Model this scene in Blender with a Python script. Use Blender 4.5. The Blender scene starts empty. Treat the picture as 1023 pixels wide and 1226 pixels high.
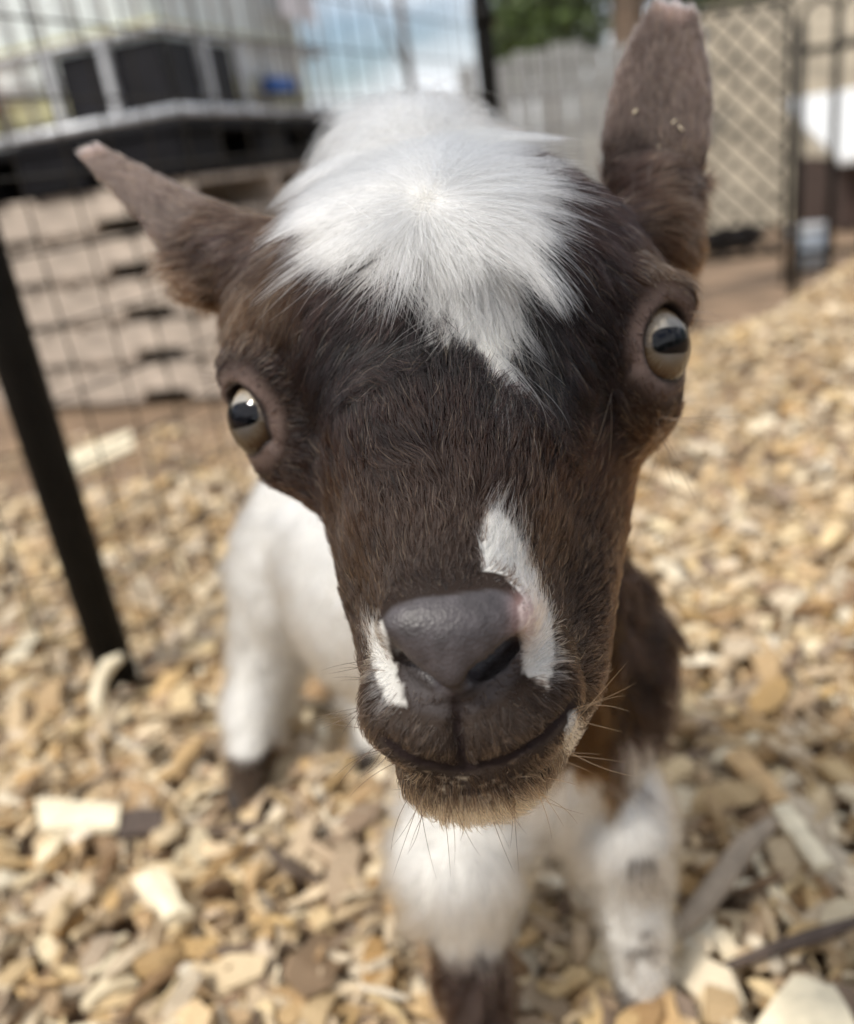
import bpy, bmesh, math, random
import numpy as np
from mathutils import Vector, Matrix
from mathutils.kdtree import KDTree

random.seed(7)
rng = np.random.default_rng(11)
SC = bpy.context.scene
COL = SC.collection

# ------------------------------------------------------------------ camera
F = 1026.0                       # focal length in photograph pixels (1023 x 1226)
CX, CY = 511.5, 613.0
CAM_H = 0.37
PITCH, ROLL = math.radians(22.3), math.radians(8.3)
fwd = Vector((0, math.cos(PITCH), -math.sin(PITCH)))
up0 = Vector((0, math.sin(PITCH), math.cos(PITCH)))
rt0 = Vector((1, 0, 0))
rt = rt0 * math.cos(ROLL) - up0 * math.sin(ROLL)
up = rt0 * math.sin(ROLL) + up0 * math.cos(ROLL)
cam_data = bpy.data.cameras.new('camera')
cam = bpy.data.objects.new('camera', cam_data)
COL.objects.link(cam)
M = Matrix((rt, up, -fwd)).transposed().to_4x4()
M.translation = Vector((0, 0, CAM_H))
cam.matrix_world = M
cam_data.sensor_fit = 'HORIZONTAL'
cam_data.sensor_width = 36.0
cam_data.lens = 36.0 * F / 1023.0
cam_data.clip_start = 0.01
cam_data.clip_end = 500
cam_data.dof.use_dof = True
cam_data.dof.focus_distance = 0.163
cam_data.dof.aperture_fstop = 10.2
SC.camera = cam

# ------------------------------------------------------------------ light
SUN_FROM = Vector((-0.48, -0.34, 0.81)).normalized()
sun_el = math.asin(SUN_FROM.z)
sun_az = math.atan2(SUN_FROM.x, SUN_FROM.y)          # clockwise from +Y
world = bpy.data.worlds.new('World')
SC.world = world
world.use_nodes = True
wn, wl = world.node_tree.nodes, world.node_tree.links
wn.clear()
w_out = wn.new('ShaderNodeOutputWorld')
w_bg = wn.new('ShaderNodeBackground')
w_sky = wn.new('ShaderNodeTexSky')
w_sky.sky_type = 'NISHITA'
w_sky.sun_disc = False
w_sky.sun_elevation = sun_el
w_sky.sun_rotation = sun_az
w_sky.dust_density = 2.0
w_tc = wn.new('ShaderNodeTexCoord')
w_map = wn.new('ShaderNodeMapping')
w_map.inputs['Scale'].default_value = (1.0, 1.0, 2.2)
w_noise = wn.new('ShaderNodeTexNoise')
w_noise.inputs['Scale'].default_value = 2.6
w_noise.inputs['Detail'].default_value = 6
w_ramp = wn.new('ShaderNodeValToRGB')
w_ramp.color_ramp.elements[0].position = 0.36
w_ramp.color_ramp.elements[1].position = 0.54
w_mix = wn.new('ShaderNodeMix')
w_mix.data_type = 'RGBA'
w_mix.inputs['B'].default_value = (9.0, 9.2, 9.6, 1)
wl.new(w_tc.outputs['Generated'], w_map.inputs['Vector'])
wl.new(w_map.outputs['Vector'], w_noise.inputs['Vector'])
wl.new(w_noise.outputs['Fac'], w_ramp.inputs['Fac'])
wl.new(w_ramp.outputs['Color'], w_mix.inputs['Factor'])
wl.new(w_sky.outputs['Color'], w_mix.inputs['A'])
wl.new(w_mix.outputs['Result'], w_bg.inputs['Color'])
w_bg.inputs['Strength'].default_value = 0.115
wl.new(w_bg.outputs['Background'], w_out.inputs['Surface'])
sun_data = bpy.data.lights.new('sun', 'SUN')
sun_data.energy = 3.3
sun_data.angle = math.radians(7)
sun_data.color = (1.0, 0.95, 0.87)
sun = bpy.data.objects.new('sun', sun_data)
sun.rotation_euler = SUN_FROM.to_track_quat('Z', 'Y').to_euler()
COL.objects.link(sun)
SC.view_settings.view_transform = 'Standard'
SC.view_settings.look = 'None'
SC.view_settings.exposure = 0.25
SC.view_settings.gamma = 1.0
SC.cycles.max_bounces = 8
SC.cycles.diffuse_bounces = 4
SC.cycles.transparent_max_bounces = 8
SC.cycles.use_adaptive_sampling = True
SC.cycles.adaptive_threshold = 0.02
SC.cycles_curves.shape = 'RIBBONS'
SC.cycles_curves.subdivisions = 2

# ------------------------------------------------------------------ helpers
CAMM = np.array(M)                                   # camera -> world

def C(u, v, d):
    """photograph pixel + depth -> sculpting coordinates (x right, y down, z away), metres"""
    return np.array([(u - CX) * d / F, (v - CY) * d / F, d])

def to_world(P):
    P = np.asarray(P, dtype=np.float64)
    Q = P * np.array([1, -1, -1])
    return Q @ CAMM[:3, :3].T + CAMM[:3, 3]

def to_cam(W):
    W = np.asarray(W, dtype=np.float64)
    Q = (W - CAMM[:3, 3]) @ CAMM[:3, :3]
    return Q * np.array([1, -1, -1])

def W(u, v, d):
    return to_world(C(u, v, d))

def ground_at(u, v, z=0.0):
    o = CAMM[:3, 3]
    r = W(u, v, 1.0) - o
    t = (z - o[2]) / r[2]
    return o + r * t

def project(Wp):
    c = to_cam(Wp)
    return c[..., 0] / c[..., 2] * F + CX, c[..., 1] / c[..., 2] * F + CY, c[..., 2]

def smooth01(x, a, b):
    t = np.clip((x - a) / (b - a), 0, 1)
    return t * t * (3 - 2 * t)

def wave_noise(P, scale, seed):
    """cheap smooth noise from random sine waves, about -1..1"""
    r = np.random.default_rng(seed)
    out = np.zeros(len(P))
    for _ in range(6):
        k = r.normal(size=3); k /= np.linalg.norm(k)
        out += np.sin(P @ k * scale * r.uniform(0.6, 1.7) + r.uniform(0, 6.28))
    return out / 3.0

def link(o, parent=None):
    COL.objects.link(o)
    if parent is not None:
        o.parent = parent
        o.matrix_parent_inverse = Matrix.Identity(4)
    return o

def tag(o, label=None, cat=None, group=None, kind=None):
    if label: o['label'] = label
    if cat: o['category'] = cat
    if group: o['group'] = group
    if kind: o['kind'] = kind
    return o

def mesh_np(name, verts, faces, smooth=False):
    """mesh from numpy arrays, all faces with the same corner count"""
    me = bpy.data.meshes.new(name)
    verts = np.ascontiguousarray(verts, dtype=np.float32)
    faces = np.ascontiguousarray(faces, dtype=np.int32)
    n, k = faces.shape
    me.vertices.add(len(verts)); me.vertices.foreach_set('co', verts.ravel())
    me.loops.add(n * k); me.loops.foreach_set('vertex_index', faces.ravel())
    me.polygons.add(n)
    me.polygons.foreach_set('loop_start', np.arange(0, n * k, k, dtype=np.int32))
    me.polygons.foreach_set('loop_total', np.full(n, k, dtype=np.int32))
    me.polygons.foreach_set('use_smooth', np.full(n, smooth))
    me.update(calc_edges=True)
    me.validate()
    return me

def mesh_py(name, verts, faces, smooth=False):
    me = bpy.data.meshes.new(name)
    me.from_pydata([tuple(v) for v in verts], [], faces)
    me.polygons.foreach_set('use_smooth', [smooth] * len(me.polygons))
    me.update()
    return me

def obj(name, me, m=None, parent=None, loc=None, rot=None):
    o = bpy.data.objects.new(name, me)
    if m is not None and not me.materials:
        me.materials.append(m)
    if loc is not None: o.location = loc
    if rot is not None: o.rotation_euler = rot
    return link(o, parent)

def empty(name, loc=(0, 0, 0), rotz=0.0):
    o = bpy.data.objects.new(name, None)
    o.location = loc
    o.rotation_euler = (0, 0, rotz)
    return link(o)

def bm_box(bm, lo, hi, bevel=0.0):
    lo, hi = Vector(lo), Vector(hi)
    r = bmesh.ops.create_cube(bm, size=1.0)
    vs = r['verts']
    bmesh.ops.scale(bm, verts=vs, vec=hi - lo)
    bmesh.ops.translate(bm, verts=vs, vec=(hi + lo) / 2)
    if bevel > 0:
        es = list({e for v in vs for e in v.link_edges})
        bmesh.ops.bevel(bm, geom=es, offset=bevel, segments=2, affect='EDGES', profile=0.6)

def box_mesh(name, lo, hi, bevel=0.0):
    bm = bmesh.new()
    bm_box(bm, lo, hi, bevel)
    me = bpy.data.meshes.new(name); bm.to_mesh(me); bm.free()
    return me

def tube_mesh(name, pts, radii, n=8, smooth=True):
    """tube along points with capped ends"""
    pts = [Vector(p) for p in pts]
    if not hasattr(radii, '__len__'): radii = [radii] * len(pts)
    vs, fs = [], []
    ref = None
    for i, p in enumerate(pts):
        t = (pts[min(i + 1, len(pts) - 1)] - pts[max(i - 1, 0)]).normalized()
        if ref is None:
            ref = t.orthogonal().normalized()
        ref = (ref - t * ref.dot(t)).normalized()
        b = t.cross(ref)
        for k in range(n):
            a = 2 * math.pi * k / n
            vs.append(p + (ref * math.cos(a) + b * math.sin(a)) * radii[i])
    for i in range(len(pts) - 1):
        for k in range(n):
            fs.append((i * n + k, i * n + (k + 1) % n, (i + 1) * n + (k + 1) % n, (i + 1) * n + k))
    fs.append(tuple(range(n - 1, -1, -1)))
    fs.append(tuple(range((len(pts) - 1) * n, len(pts) * n)))
    return mesh_py(name, vs, fs, smooth)

# ------------------------------------------------------------------ materials
def nodes_of(name):
    m = bpy.data.materials.new(name)
    m.use_nodes = True
    nt = m.node_tree
    return m, nt.nodes, nt.links, nt.nodes['Principled BSDF']

def plain(name, col, rough=0.6, metal=0.0, vary=0.25, scale=20.0, bump=0.0, bscale=200.0, detail=6, spec=0.4):
    """principled surface whose colour wanders between two nearby tones"""
    m, n, l, b = nodes_of(name)
    tc = n.new('ShaderNodeTexCoord')
    nz = n.new('ShaderNodeTexNoise'); nz.inputs['Scale'].default_value = scale; nz.inputs['Detail'].default_value = detail
    rp = n.new('ShaderNodeValToRGB')
    rp.color_ramp.elements[0].position = 0.3; rp.color_ramp.elements[1].position = 0.7
    rp.color_ramp.elements[0].color = (*[c * (1 - vary) for c in col], 1)
    rp.color_ramp.elements[1].color = (*[min(1, c * (1 + vary)) for c in col], 1)
    l.new(tc.outputs['Object'], nz.inputs['Vector']); l.new(nz.outputs['Fac'], rp.inputs['Fac'])
    l.new(rp.outputs['Color'], b.inputs['Base Color'])
    b.inputs['Roughness'].default_value = rough
    b.inputs['Metallic'].default_value = metal
    b.inputs['Specular IOR Level'].default_value = spec
    if bump > 0:
        n2 = n.new('ShaderNodeTexNoise'); n2.inputs['Scale'].default_value = bscale; n2.inputs['Detail'].default_value = 4
        bp = n.new('ShaderNodeBump'); bp.inputs['Strength'].default_value = bump; bp.inputs['Distance'].default_value = 0.002
        l.new(tc.outputs['Object'], n2.inputs['Vector']); l.new(n2.outputs['Fac'], bp.inputs['Height'])
        l.new(bp.outputs['Normal'], b.inputs['Normal'])
    return m

CHIP_STOPS = [(0.0, (0.14, 0.082, 0.040)), (0.10, (0.25, 0.145, 0.065)), (0.30, (0.43, 0.27, 0.115)),
              (0.55, (0.57, 0.40, 0.195)), (0.78, (0.68, 0.52, 0.29)), (1.0, (0.80, 0.70, 0.49))]

def chip_material(name, source):
    m, n, l, b = nodes_of(name)
    if source == 'object':
        src = n.new('ShaderNodeObjectInfo'); val = src.outputs['Random']
    else:
        src = n.new('ShaderNodeAttribute'); src.attribute_name = 'tone'; val = src.outputs['Fac']
    rp = n.new('ShaderNodeValToRGB')
    cr = rp.color_ramp
    while len(cr.elements) < len(CHIP_STOPS): cr.elements.new(0.5)
    for e, (p, c) in zip(cr.elements, CHIP_STOPS):
        e.position = p; e.color = (*c, 1)
    l.new(val, rp.inputs['Fac'])
    tc = n.new('ShaderNodeTexCoord')
    mp = n.new('ShaderNodeMapping')
    mp.inputs['Scale'].default_value = (60, 500, 300) if source == 'object' else (260, 260, 260)
    nz = n.new('ShaderNodeTexNoise'); nz.inputs['Scale'].default_value = 1.0; nz.inputs['Detail'].default_value = 5
    mx = n.new('ShaderNodeMix'); mx.data_type = 'RGBA'; mx.blend_type = 'MULTIPLY'
    mx.inputs['Factor'].default_value = 0.8
    r2 = n.new('ShaderNodeValToRGB')
    r2.color_ramp.elements[0].position = 0.3; r2.color_ramp.elements[0].color = (0.58, 0.52, 0.44, 1)
    r2.color_ramp.elements[1].position = 0.62; r2.color_ramp.elements[1].color = (1, 1, 1, 1)
    l.new(tc.outputs['Object'], mp.inputs['Vector']); l.new(mp.outputs['Vector'], nz.inputs['Vector'])
    l.new(nz.outputs['Fac'], r2.inputs['Fac'])
    l.new(rp.outputs['Color'], mx.inputs['A']); l.new(r2.outputs['Color'], mx.inputs['B'])
    ml_ = n.new('ShaderNodeMath'); ml_.operation = 'MULTIPLY'; ml_.inputs[1].default_value = 13.7
    fr_ = n.new('ShaderNodeMath'); fr_.operation = 'FRACT'
    mr_ = n.new('ShaderNodeMapRange'); mr_.inputs['To Min'].default_value = 0.62; mr_.inputs['To Max'].default_value = 1.05
    hs_ = n.new('ShaderNodeHueSaturation')
    l.new(val, ml_.inputs[0]); l.new(ml_.outputs[0], fr_.inputs[0]); l.new(fr_.outputs[0], mr_.inputs['Value'])
    l.new(mr_.outputs['Result'], hs_.inputs['Saturation']); l.new(mx.outputs['Result'], hs_.inputs['Color'])
    l.new(hs_.outputs['Color'], b.inputs['Base Color'])
    bp = n.new('ShaderNodeBump'); bp.inputs['Strength'].default_value = 0.5; bp.inputs['Distance'].default_value = 0.001
    l.new(nz.outputs['Fac'], bp.inputs['Height']); l.new(bp.outputs['Normal'], b.inputs['Normal'])
    b.inputs['Roughness'].default_value = 0.62
    return m

MAT_CHIP = chip_material('split wood chip', 'object')
MAT_CHIPS = chip_material('split wood chips', 'attribute')
MAT_SOIL = plain('brown trodden soil', (0.20, 0.135, 0.085), 0.9, vary=0.45, scale=6, bump=0.6, bscale=60)
MAT_BLACK = plain('black painted steel', (0.007, 0.0065, 0.006), 0.65, spec=0.15, vary=0.4, scale=40, bump=0.2)
MAT_WIRE = plain('dark wire', (0.03, 0.028, 0.025), 0.5, metal=0.3)
MAT_BLACKPLASTIC = plain('black plastic', (0.007, 0.007, 0.009), 0.6, spec=0.15, vary=0.3, scale=12)
MAT_PALLET = plain('weathered pallet wood', (0.47, 0.40, 0.335), 0.8, vary=0.25, scale=9, bump=0.4)
MAT_GALV = plain('galvanised steel', (0.55, 0.57, 0.60), 0.45, metal=0.3, vary=0.25, scale=25)
MAT_TANK = plain('milky plastic tank', (0.76, 0.82, 0.82), 0.35, vary=0.1, scale=3)
MAT_TANKBASE = plain('yellowed plastic', (0.52, 0.50, 0.30), 0.4, vary=0.15, scale=8)
MAT_PLATE = plain('dark corner plate', (0.013, 0.013, 0.016), 0.5, spec=0.2, vary=0.3, scale=9)
MAT_BLUE = plain('blue plastic', (0.02, 0.10, 0.36), 0.4)
MAT_ORANGE = plain('orange plastic', (0.75, 0.13, 0.03), 0.4)
MAT_LABEL = plain('pale paper label', (0.75, 0.73, 0.76), 0.6, vary=0.08)
MAT_BARK = plain('grey brown bark', (0.17, 0.12, 0.085), 0.9, vary=0.4, scale=30, bump=0.8, bscale=80)
MAT_BOARD = plain('weathered fence board', (0.36, 0.36, 0.35), 0.8, vary=0.22, scale=4, bump=0.3)
MAT_BANK = plain('dry tan bank', (0.30, 0.255, 0.19), 0.95, vary=0.35, scale=3.5, bump=0.8, bscale=20)
MAT_REDWOOD = plain('red brown timber', (0.055, 0.035, 0.029), 0.8, vary=0.3, scale=8)
MAT_WHITE = plain('white painted metal', (0.58, 0.58, 0.57), 0.45, vary=0.05)
MAT_PALEBLUE = plain('pale blue plastic', (0.45, 0.52, 0.60), 0.4, vary=0.15)
MAT_LEAF = plain('green leaf', (0.075, 0.11, 0.03), 0.6, vary=0.5, scale=5)
MAT_STICK = plain('grey weathered stick', (0.33, 0.265, 0.20), 0.85, vary=0.3, scale=60, bump=0.6)
MAT_PALEWOOD = plain('fresh pale wood', (0.74, 0.65, 0.47), 0.6, vary=0.15, scale=120, bump=0.4, bscale=700)
MAT_TANWOOD = plain('orange tan wood', (0.50, 0.33, 0.16), 0.65, vary=0.25, scale=120, bump=0.4, bscale=700)
MAT_DARKWOOD = plain('dark bark', (0.085, 0.062, 0.05), 0.85, vary=0.3, scale=120, bump=0.6, bscale=700)

# ------------------------------------------------------------------ ground
def ground_z(x, y):
    """chip heap the goat stands on, dropping to lower ground behind the fence"""
    x, y = np.asarray(x, float), np.asarray(y, float)
    edge = 1.35 + 0.42 * smooth01(x, -0.2, 0.5) + 0.55 * smooth01(x, 0.6, 1.4)
    drop = smooth01(y, edge * 0.78, edge * 1.35)
    z = -0.29 * drop
    z = z + 0.012 * np.sin(7 * x + 1.3) * np.cos(6 * y + 0.4) * (1 - drop) * smooth01(y, 0.5, 1.0)
    z = z + 0.085 * smooth01(x, 0.45, 1.3) * smooth01(y, 0.5, 1.5) * (1 - drop)
    return z

gx = np.concatenate([-np.geomspace(1.6, 60, 22)[::-1], np.linspace(-1.5, 2.2, 110), np.geomspace(2.3, 60, 22)])
gy = np.concatenate([-np.geomspace(0.4, 20, 12)[::-1], np.linspace(-0.3, 3.2, 110), np.geomspace(3.3, 120, 26)])
GX, GY = np.meshgrid(gx, gy, indexing='ij')
GZ = ground_z(GX, GY) - 0.012
idx = np.arange(GX.size).reshape(GX.shape)
q = np.stack([idx[:-1, :-1], idx[1:, :-1], idx[1:, 1:], idx[:-1, 1:]], -1).reshape(-1, 4)
ground = obj('ground', mesh_np('ground', np.stack([GX, GY, GZ], -1).reshape(-1, 3), q, True), MAT_SOIL)
tag(ground, kind='structure')

# wood chips -------------------------------------------------------
def chip_proto(seed):
    r = np.random.default_rng(seed)
    n = 5
    asp = r.uniform(0.08, 0.52) if seed % 3 else r.uniform(0.05, 0.14); th = r.uniform(0.09, 0.24)
    skew = r.uniform(-0.35, 0.35); bend = r.uniform(-0.16, 0.16)
    vs = []
    for i in range(n):
        t = i / (n - 1) * 2 - 1
        w = asp * 0.5 * (1 - 0.45 * abs(t) ** r.uniform(1.5, 4)) * r.uniform(0.78, 1.15)
        h = th * 0.5 * (1 - 0.6 * abs(t) ** 2) * r.uniform(0.75, 1.2)
        off = r.uniform(-0.05, 0.05)
        for sy, sz in ((-1, -1), (1, -1), (1, 1), (-1, 1)):
            vs.append(((t * 0.5) + skew * w * sy * (abs(t) > 0.9) + r.normal() * 0.015,
                       sy * w + off + r.normal() * 0.015,
                       sz * h + bend * (t * t - 0.4) + r.normal() * 0.012))
    fs = []
    for i in range(n - 1):
        for k in range(4):
            fs.append((i * 4 + k, (i + 1) * 4 + k, (i + 1) * 4 + (k + 1) % 4, i * 4 + (k + 1) % 4))
    fs += [(0, 1, 2, 3), (4 * n - 1, 4 * n - 2, 4 * n - 3, 4 * n - 4)]
    return np.array(vs), np.array(fs)

PROTOS = [chip_proto(100 + i) for i in range(24)]
def scatter(n, x0, x1, y0, y1):
    x = rng.uniform(x0, x1, n); y = rng.uniform(y0, y1, n)
    return x, y
xs, ys = [], []
for n, x0, x1, y0, y1 in ((2500, -0.9, 0.9, -0.7, 0.16), (18000, -0.75, 0.85, 0.16, 0.80), (15000, -1.15, 1.45, 0.80, 1.6), (9000, -1.5, 1.9, 1.6, 2.6)):
    a, b_ = scatter(n, x0, x1, y0, y1); xs.append(a); ys.append(b_)
xs = np.concatenate(xs); ys = np.concatenate(ys)
keep = (np.abs(xs) < 0.42 + 0.62 * np.maximum(ys + 0.1, 0))
keep &= ~((ys > 1.75) & (xs < 0.1) & (rng.random(len(xs)) < 0.6))
xs, ys = xs[keep], ys[keep]
N = len(xs)
zl = rng.random(N) ** 1.5 * 0.022
zs = ground_z(xs, ys) + zl
ln = np.clip(rng.lognormal(math.log(0.019), 0.46, N), 0.006, 0.042)
ln = ln * (1 + 0.10 * smooth01(ys, 0.75, 0.45))
az = rng.uniform(0, 2 * np.pi, N)
tl = rng.normal(0, 0.32, N); tr = rng.normal(0, 0.42, N)
pid = rng.integers(0, len(PROTOS), N)
tone = np.clip(rng.beta(2.5, 1.7, N), 0, 1)
ca, sa, ct, st_, cr_, sr_ = np.cos(az), np.sin(az), np.cos(tl), np.sin(tl), np.cos(tr), np.sin(tr)
Rz = np.zeros((N, 3, 3)); Rz[:, 0, 0] = ca; Rz[:, 0, 1] = -sa; Rz[:, 1, 0] = sa; Rz[:, 1, 1] = ca; Rz[:, 2, 2] = 1
Ry = np.zeros((N, 3, 3)); Ry[:, 0, 0] = ct; Ry[:, 0, 2] = st_; Ry[:, 2, 0] = -st_; Ry[:, 2, 2] = ct; Ry[:, 1, 1] = 1
Rx = np.zeros((N, 3, 3)); Rx[:, 1, 1] = cr_; Rx[:, 1, 2] = -sr_; Rx[:, 2, 1] = sr_; Rx[:, 2, 2] = cr_; Rx[:, 0, 0] = 1
RR = Rz @ Ry @ Rx
pos = np.stack([xs, ys, zs], 1)
pu, pv, pd = project(pos)
hidden = (pu > 330) & (pu < 780) & (pv < 960)
inframe = (pu > -20) & (pu < 1045) & (pv > 0) & (pv < 1250) & ~hidden & (pd > 0.05)
score = np.where(inframe, ln / pd * (0.4 + zl / 0.022), -1)
single = np.zeros(N, bool); single[np.argsort(-score)[:300]] = True

V, Q, T = [], [], []
base = 0
for k, (pvt, pf) in enumerate(PROTOS):
    s = np.where((pid == k) & ~single)[0]
    P = np.einsum('nij,vj->nvi', RR[s], pvt) * ln[s, None, None] + pos[s, None, :]
    V.append(P.reshape(-1, 3))
    Q.append((pf[None] + (np.arange(len(s)) * len(pvt))[:, None, None] + base).reshape(-1, 4))
    T.append(np.repeat(tone[s], len(pvt)))
    base += len(s) * len(pvt)
me = mesh_np('wood_chips', np.concatenate(V), np.concatenate(Q))
at = me.attributes.new('tone', 'FLOAT', 'POINT')
at.data.foreach_set('value', np.concatenate(T).astype(np.float32))
litter = obj('wood_chip_litter', me, MAT_CHIPS)
litter.parent = ground
tag(litter, kind='stuff')
proto_me = []
for k, (pvt, pf) in enumerate(PROTOS):
    proto_me.append(mesh_np('wood_chip', pvt, pf)); proto_me[-1].materials.append(MAT_CHIP)
for i in np.where(single)[0]:
    o = bpy.data.objects.new('wood_chip', proto_me[pid[i]])
    o.matrix_world = Matrix.Translation(pos[i]) @ Matrix(RR[i].tolist()).to_4x4() @ Matrix.Scale(float(ln[i]), 4)
    COL.objects.link(o); o.parent = ground

# ------------------------------------------------------------------ goat: sculpted solid
PRIMS = []     # (function, bbox lo, bbox hi, op, k)

def _ell(c, r, Rm):
    def f(x, y, z):
        a = (x - c[0]) * Rm[0, 0] + (y - c[1]) * Rm[1, 0] + (z - c[2]) * Rm[2, 0]
        b = (x - c[0]) * Rm[0, 1] + (y - c[1]) * Rm[1, 1] + (z - c[2]) * Rm[2, 1]
        e = (x - c[0]) * Rm[0, 2] + (y - c[1]) * Rm[1, 2] + (z - c[2]) * Rm[2, 2]
        k0 = np.sqrt((a / r[0]) ** 2 + (b / r[1]) ** 2 + (e / r[2]) ** 2)
        k1 = np.sqrt((a / r[0] ** 2) ** 2 + (b / r[1] ** 2) ** 2 + (e / r[2] ** 2) ** 2) + 1e-9
        return k0 * (k0 - 1) / k1
    return f

def rot_axes(ax, bx):
    """columns: unit x axis, y axis, z axis; x along ax, y close to bx"""
    ax = np.array(ax, float); ax /= np.linalg.norm(ax)
    bx = np.array(bx, float); bx = bx - ax * (bx @ ax); bx /= np.linalg.norm(bx)
    return np.stack([ax, bx, np.cross(ax, bx)], 1)

def ell(c, r, Rm=None, op='u', k=0.008):
    c = np.array(c, float); r = np.array(r, float)
    if Rm is None: Rm = np.eye(3)
    m = r.max() + k + 0.006
    PRIMS.append((_ell(c, r, Rm), c - m, c + m, op, k))

def cone(a, b, ra, rb, op='u', k=0.008):
    a = np.array(a, float); b = np.array(b, float)
    ba = b - a; L2 = ba @ ba
    def f(x, y, z):
        t = ((x - a[0]) * ba[0] + (y - a[1]) * ba[1] + (z - a[2]) * ba[2]) / L2
        t = np.clip(t, 0, 1)
        return np.sqrt((x - a[0] - t * ba[0]) ** 2 + (y - a[1] - t * ba[1]) ** 2 + (z - a[2] - t * ba[2]) ** 2) - (ra + (rb - ra) * t)
    m = max(ra, rb) + k + 0.006
    PRIMS.append((f, np.minimum(a, b) - m, np.maximum(a, b) + m, op, k))

def ear(base, tip, across, w_prof, th, cup, k=0.006):
    """leaf shaped shell: u along the ear, v across, cupped"""
    base = np.array(base, float); tip = np.array(tip, float)
    L = np.linalg.norm(tip - base); eu = (tip - base) / L
    ev = np.array(across, float); ev = ev - eu * (ev @ eu); ev /= np.linalg.norm(ev)
    ew = np.cross(eu, ev)
    us = np.linspace(0, 1, len(w_prof))
    def f(x, y, z):
        X, Y, Z = x - base[0], y - base[1], z - base[2]
        u = (X * eu[0] + Y * eu[1] + Z * eu[2]) / L
        v = X * ev[0] + Y * ev[1] + Z * ev[2]
        w = X * ew[0] + Y * ew[1] + Z * ew[2]
        hw = np.interp(u, us, w_prof)
        w = w - cup * (v * v) / 0.012 * (1 - 0.5 * np.clip(u, 0, 1))
        qv = np.maximum(np.abs(v) - hw, 0); qu = np.maximum(np.maximum(u - 1, -u) * L, 0)
        thk = th * (1.15 - 0.5 * np.clip(u, 0, 1))
        return np.sqrt(qv ** 2 + qu ** 2 + w ** 2) - thk
    m = max(w_prof) + th + k + 0.012
    PRIMS.append((f, np.minimum(base, tip) - m, np.maximum(base, tip) + m, 'u', k))
    return eu, ev, ew, L

def comb(D, d, op, k):
    if op == 'u':
        h = np.clip(0.5 + 0.5 * (D - d) / k, 0, 1)
        return D + (d - D) * h - k * h * (1 - h)
    h = np.clip(0.5 - 0.5 * (D + d) / k, 0, 1)
    return D + (-d - D) * h + k * h * (1 - h)

def sdf(P):
    D = np.full(len(P), 0.05)
    for f, lo, hi, op, k in PRIMS:
        s = np.all((P > lo) & (P < hi), axis=1)
        if s.any():
            D[s] = comb(D[s], f(P[s, 0], P[s, 1], P[s, 2]), op, k)
    return D

def surf(u, v, d0=0.11, d1=0.6, n=900):
    """first hit of the solid along a pixel's ray"""
    d = np.linspace(d0, d1, n)
    P = np.stack([(u - CX) * d / F, (v - CY) * d / F, d], 1)
    s = sdf(P)
    i = np.argmax(s < 0)
    if s[i] >= 0: i = int(np.argmin(s))
    elif i > 0:
        t = s[i - 1] / (s[i - 1] - s[i]); return P[i - 1] + (P[i] - P[i - 1]) * t
    return P[i]

cr8, sr8 = math.cos(math.radians(-8.5)), math.sin(math.radians(-8.5))
RH = np.array([[cr8, -sr8, 0], [sr8, cr8, 0], [0, 0, 1.0]])   # head rolled like the eye line
pm = lambda px, d: px * d / F

# trunk, neck and legs, laid out on the ground plane
def cw(*a): return to_cam(np.array(a, float))
hoofFR = ground_at(772, 1200, 0.01)      # fore foot on the right of the picture
hoofFL = ground_at(585, 1285, 0.01)
hoofHL = ground_at(300, 962, 0.01)
hoofHR = ground_at(452, 905, 0.01)
shoulder = np.array([(hoofFR[0] + hoofFL[0]) / 2 + 0.002, 0.325, 0.178])
rump = np.array([-0.058, 0.50, 0.165])
# trunk
cone(to_cam(shoulder), to_cam((shoulder + rump) / 2 + [0, 0, -0.012]), 0.052, 0.058, k=0.02)
cone(to_cam((shoulder + rump) / 2 + [0, 0, -0.012]), to_cam(rump), 0.058, 0.052, k=0.02)
ell(to_cam(shoulder + np.array([0.0, -0.02, -0.03])), (0.046, 0.052, 0.045), k=0.02)
# neck
headback = C(560, 430, 0.250)
cone(headback, to_cam(shoulder + np.array([0.0, -0.005, -0.01])), 0.036, 0.046, k=0.02)
ell(C(722, 800, 0.375), (0.026, 0.034, 0.026), k=0.02)
# legs: (hoof, knee, top)
def leg(h, knee, top, r0, rk, rt_):
    cone(to_cam(h + np.array([0, 0, 0.012])), to_cam(knee), r0, rk, k=0.008)
    cone(to_cam(knee), to_cam(top), rk, rt_, k=0.012)
kneeFR = ground_at(745, 1005, 0.088)
leg(hoofFR, kneeFR, shoulder + np.array([0.03, 0.0, -0.05]), 0.0115, 0.0165, 0.022)
ell(to_cam(kneeFR + np.array([-0.002, 0, 0.010])), (0.020, 0.022, 0.020), k=0.01)
kneeFL = ground_at(553, 1075, 0.085)
leg(hoofFL, kneeFL, shoulder + np.array([-0.03, 0.0, -0.05]), 0.0125, 0.015, 0.026)
ell(to_cam(kneeFL + np.array([0.0, 0.0, 0.022])), (0.026, 0.026, 0.022), k=0.012)
hockHL = ground_at(306, 850, 0.055)
leg(hoofHL, hockHL, rump + np.array([-0.035, 0.01, -0.03]), 0.0115, 0.0165, 0.036)
ell(to_cam(rump + np.array([-0.036, -0.005, -0.03])), (0.030, 0.044, 0.040), k=0.02)
hockHR = hoofHR + np.array([0.0, 0.03, 0.055])
leg(hoofHR, hockHR, rump + np.array([0.03, 0.03, -0.03]), 0.0115, 0.0165, 0.036)
# tail
cone(to_cam(rump + np.array([-0.005, 0.045, 0.03])), to_cam(rump + np.array([-0.015, 0.075, 0.06])), 0.012, 0.006, k=0.01)

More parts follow.
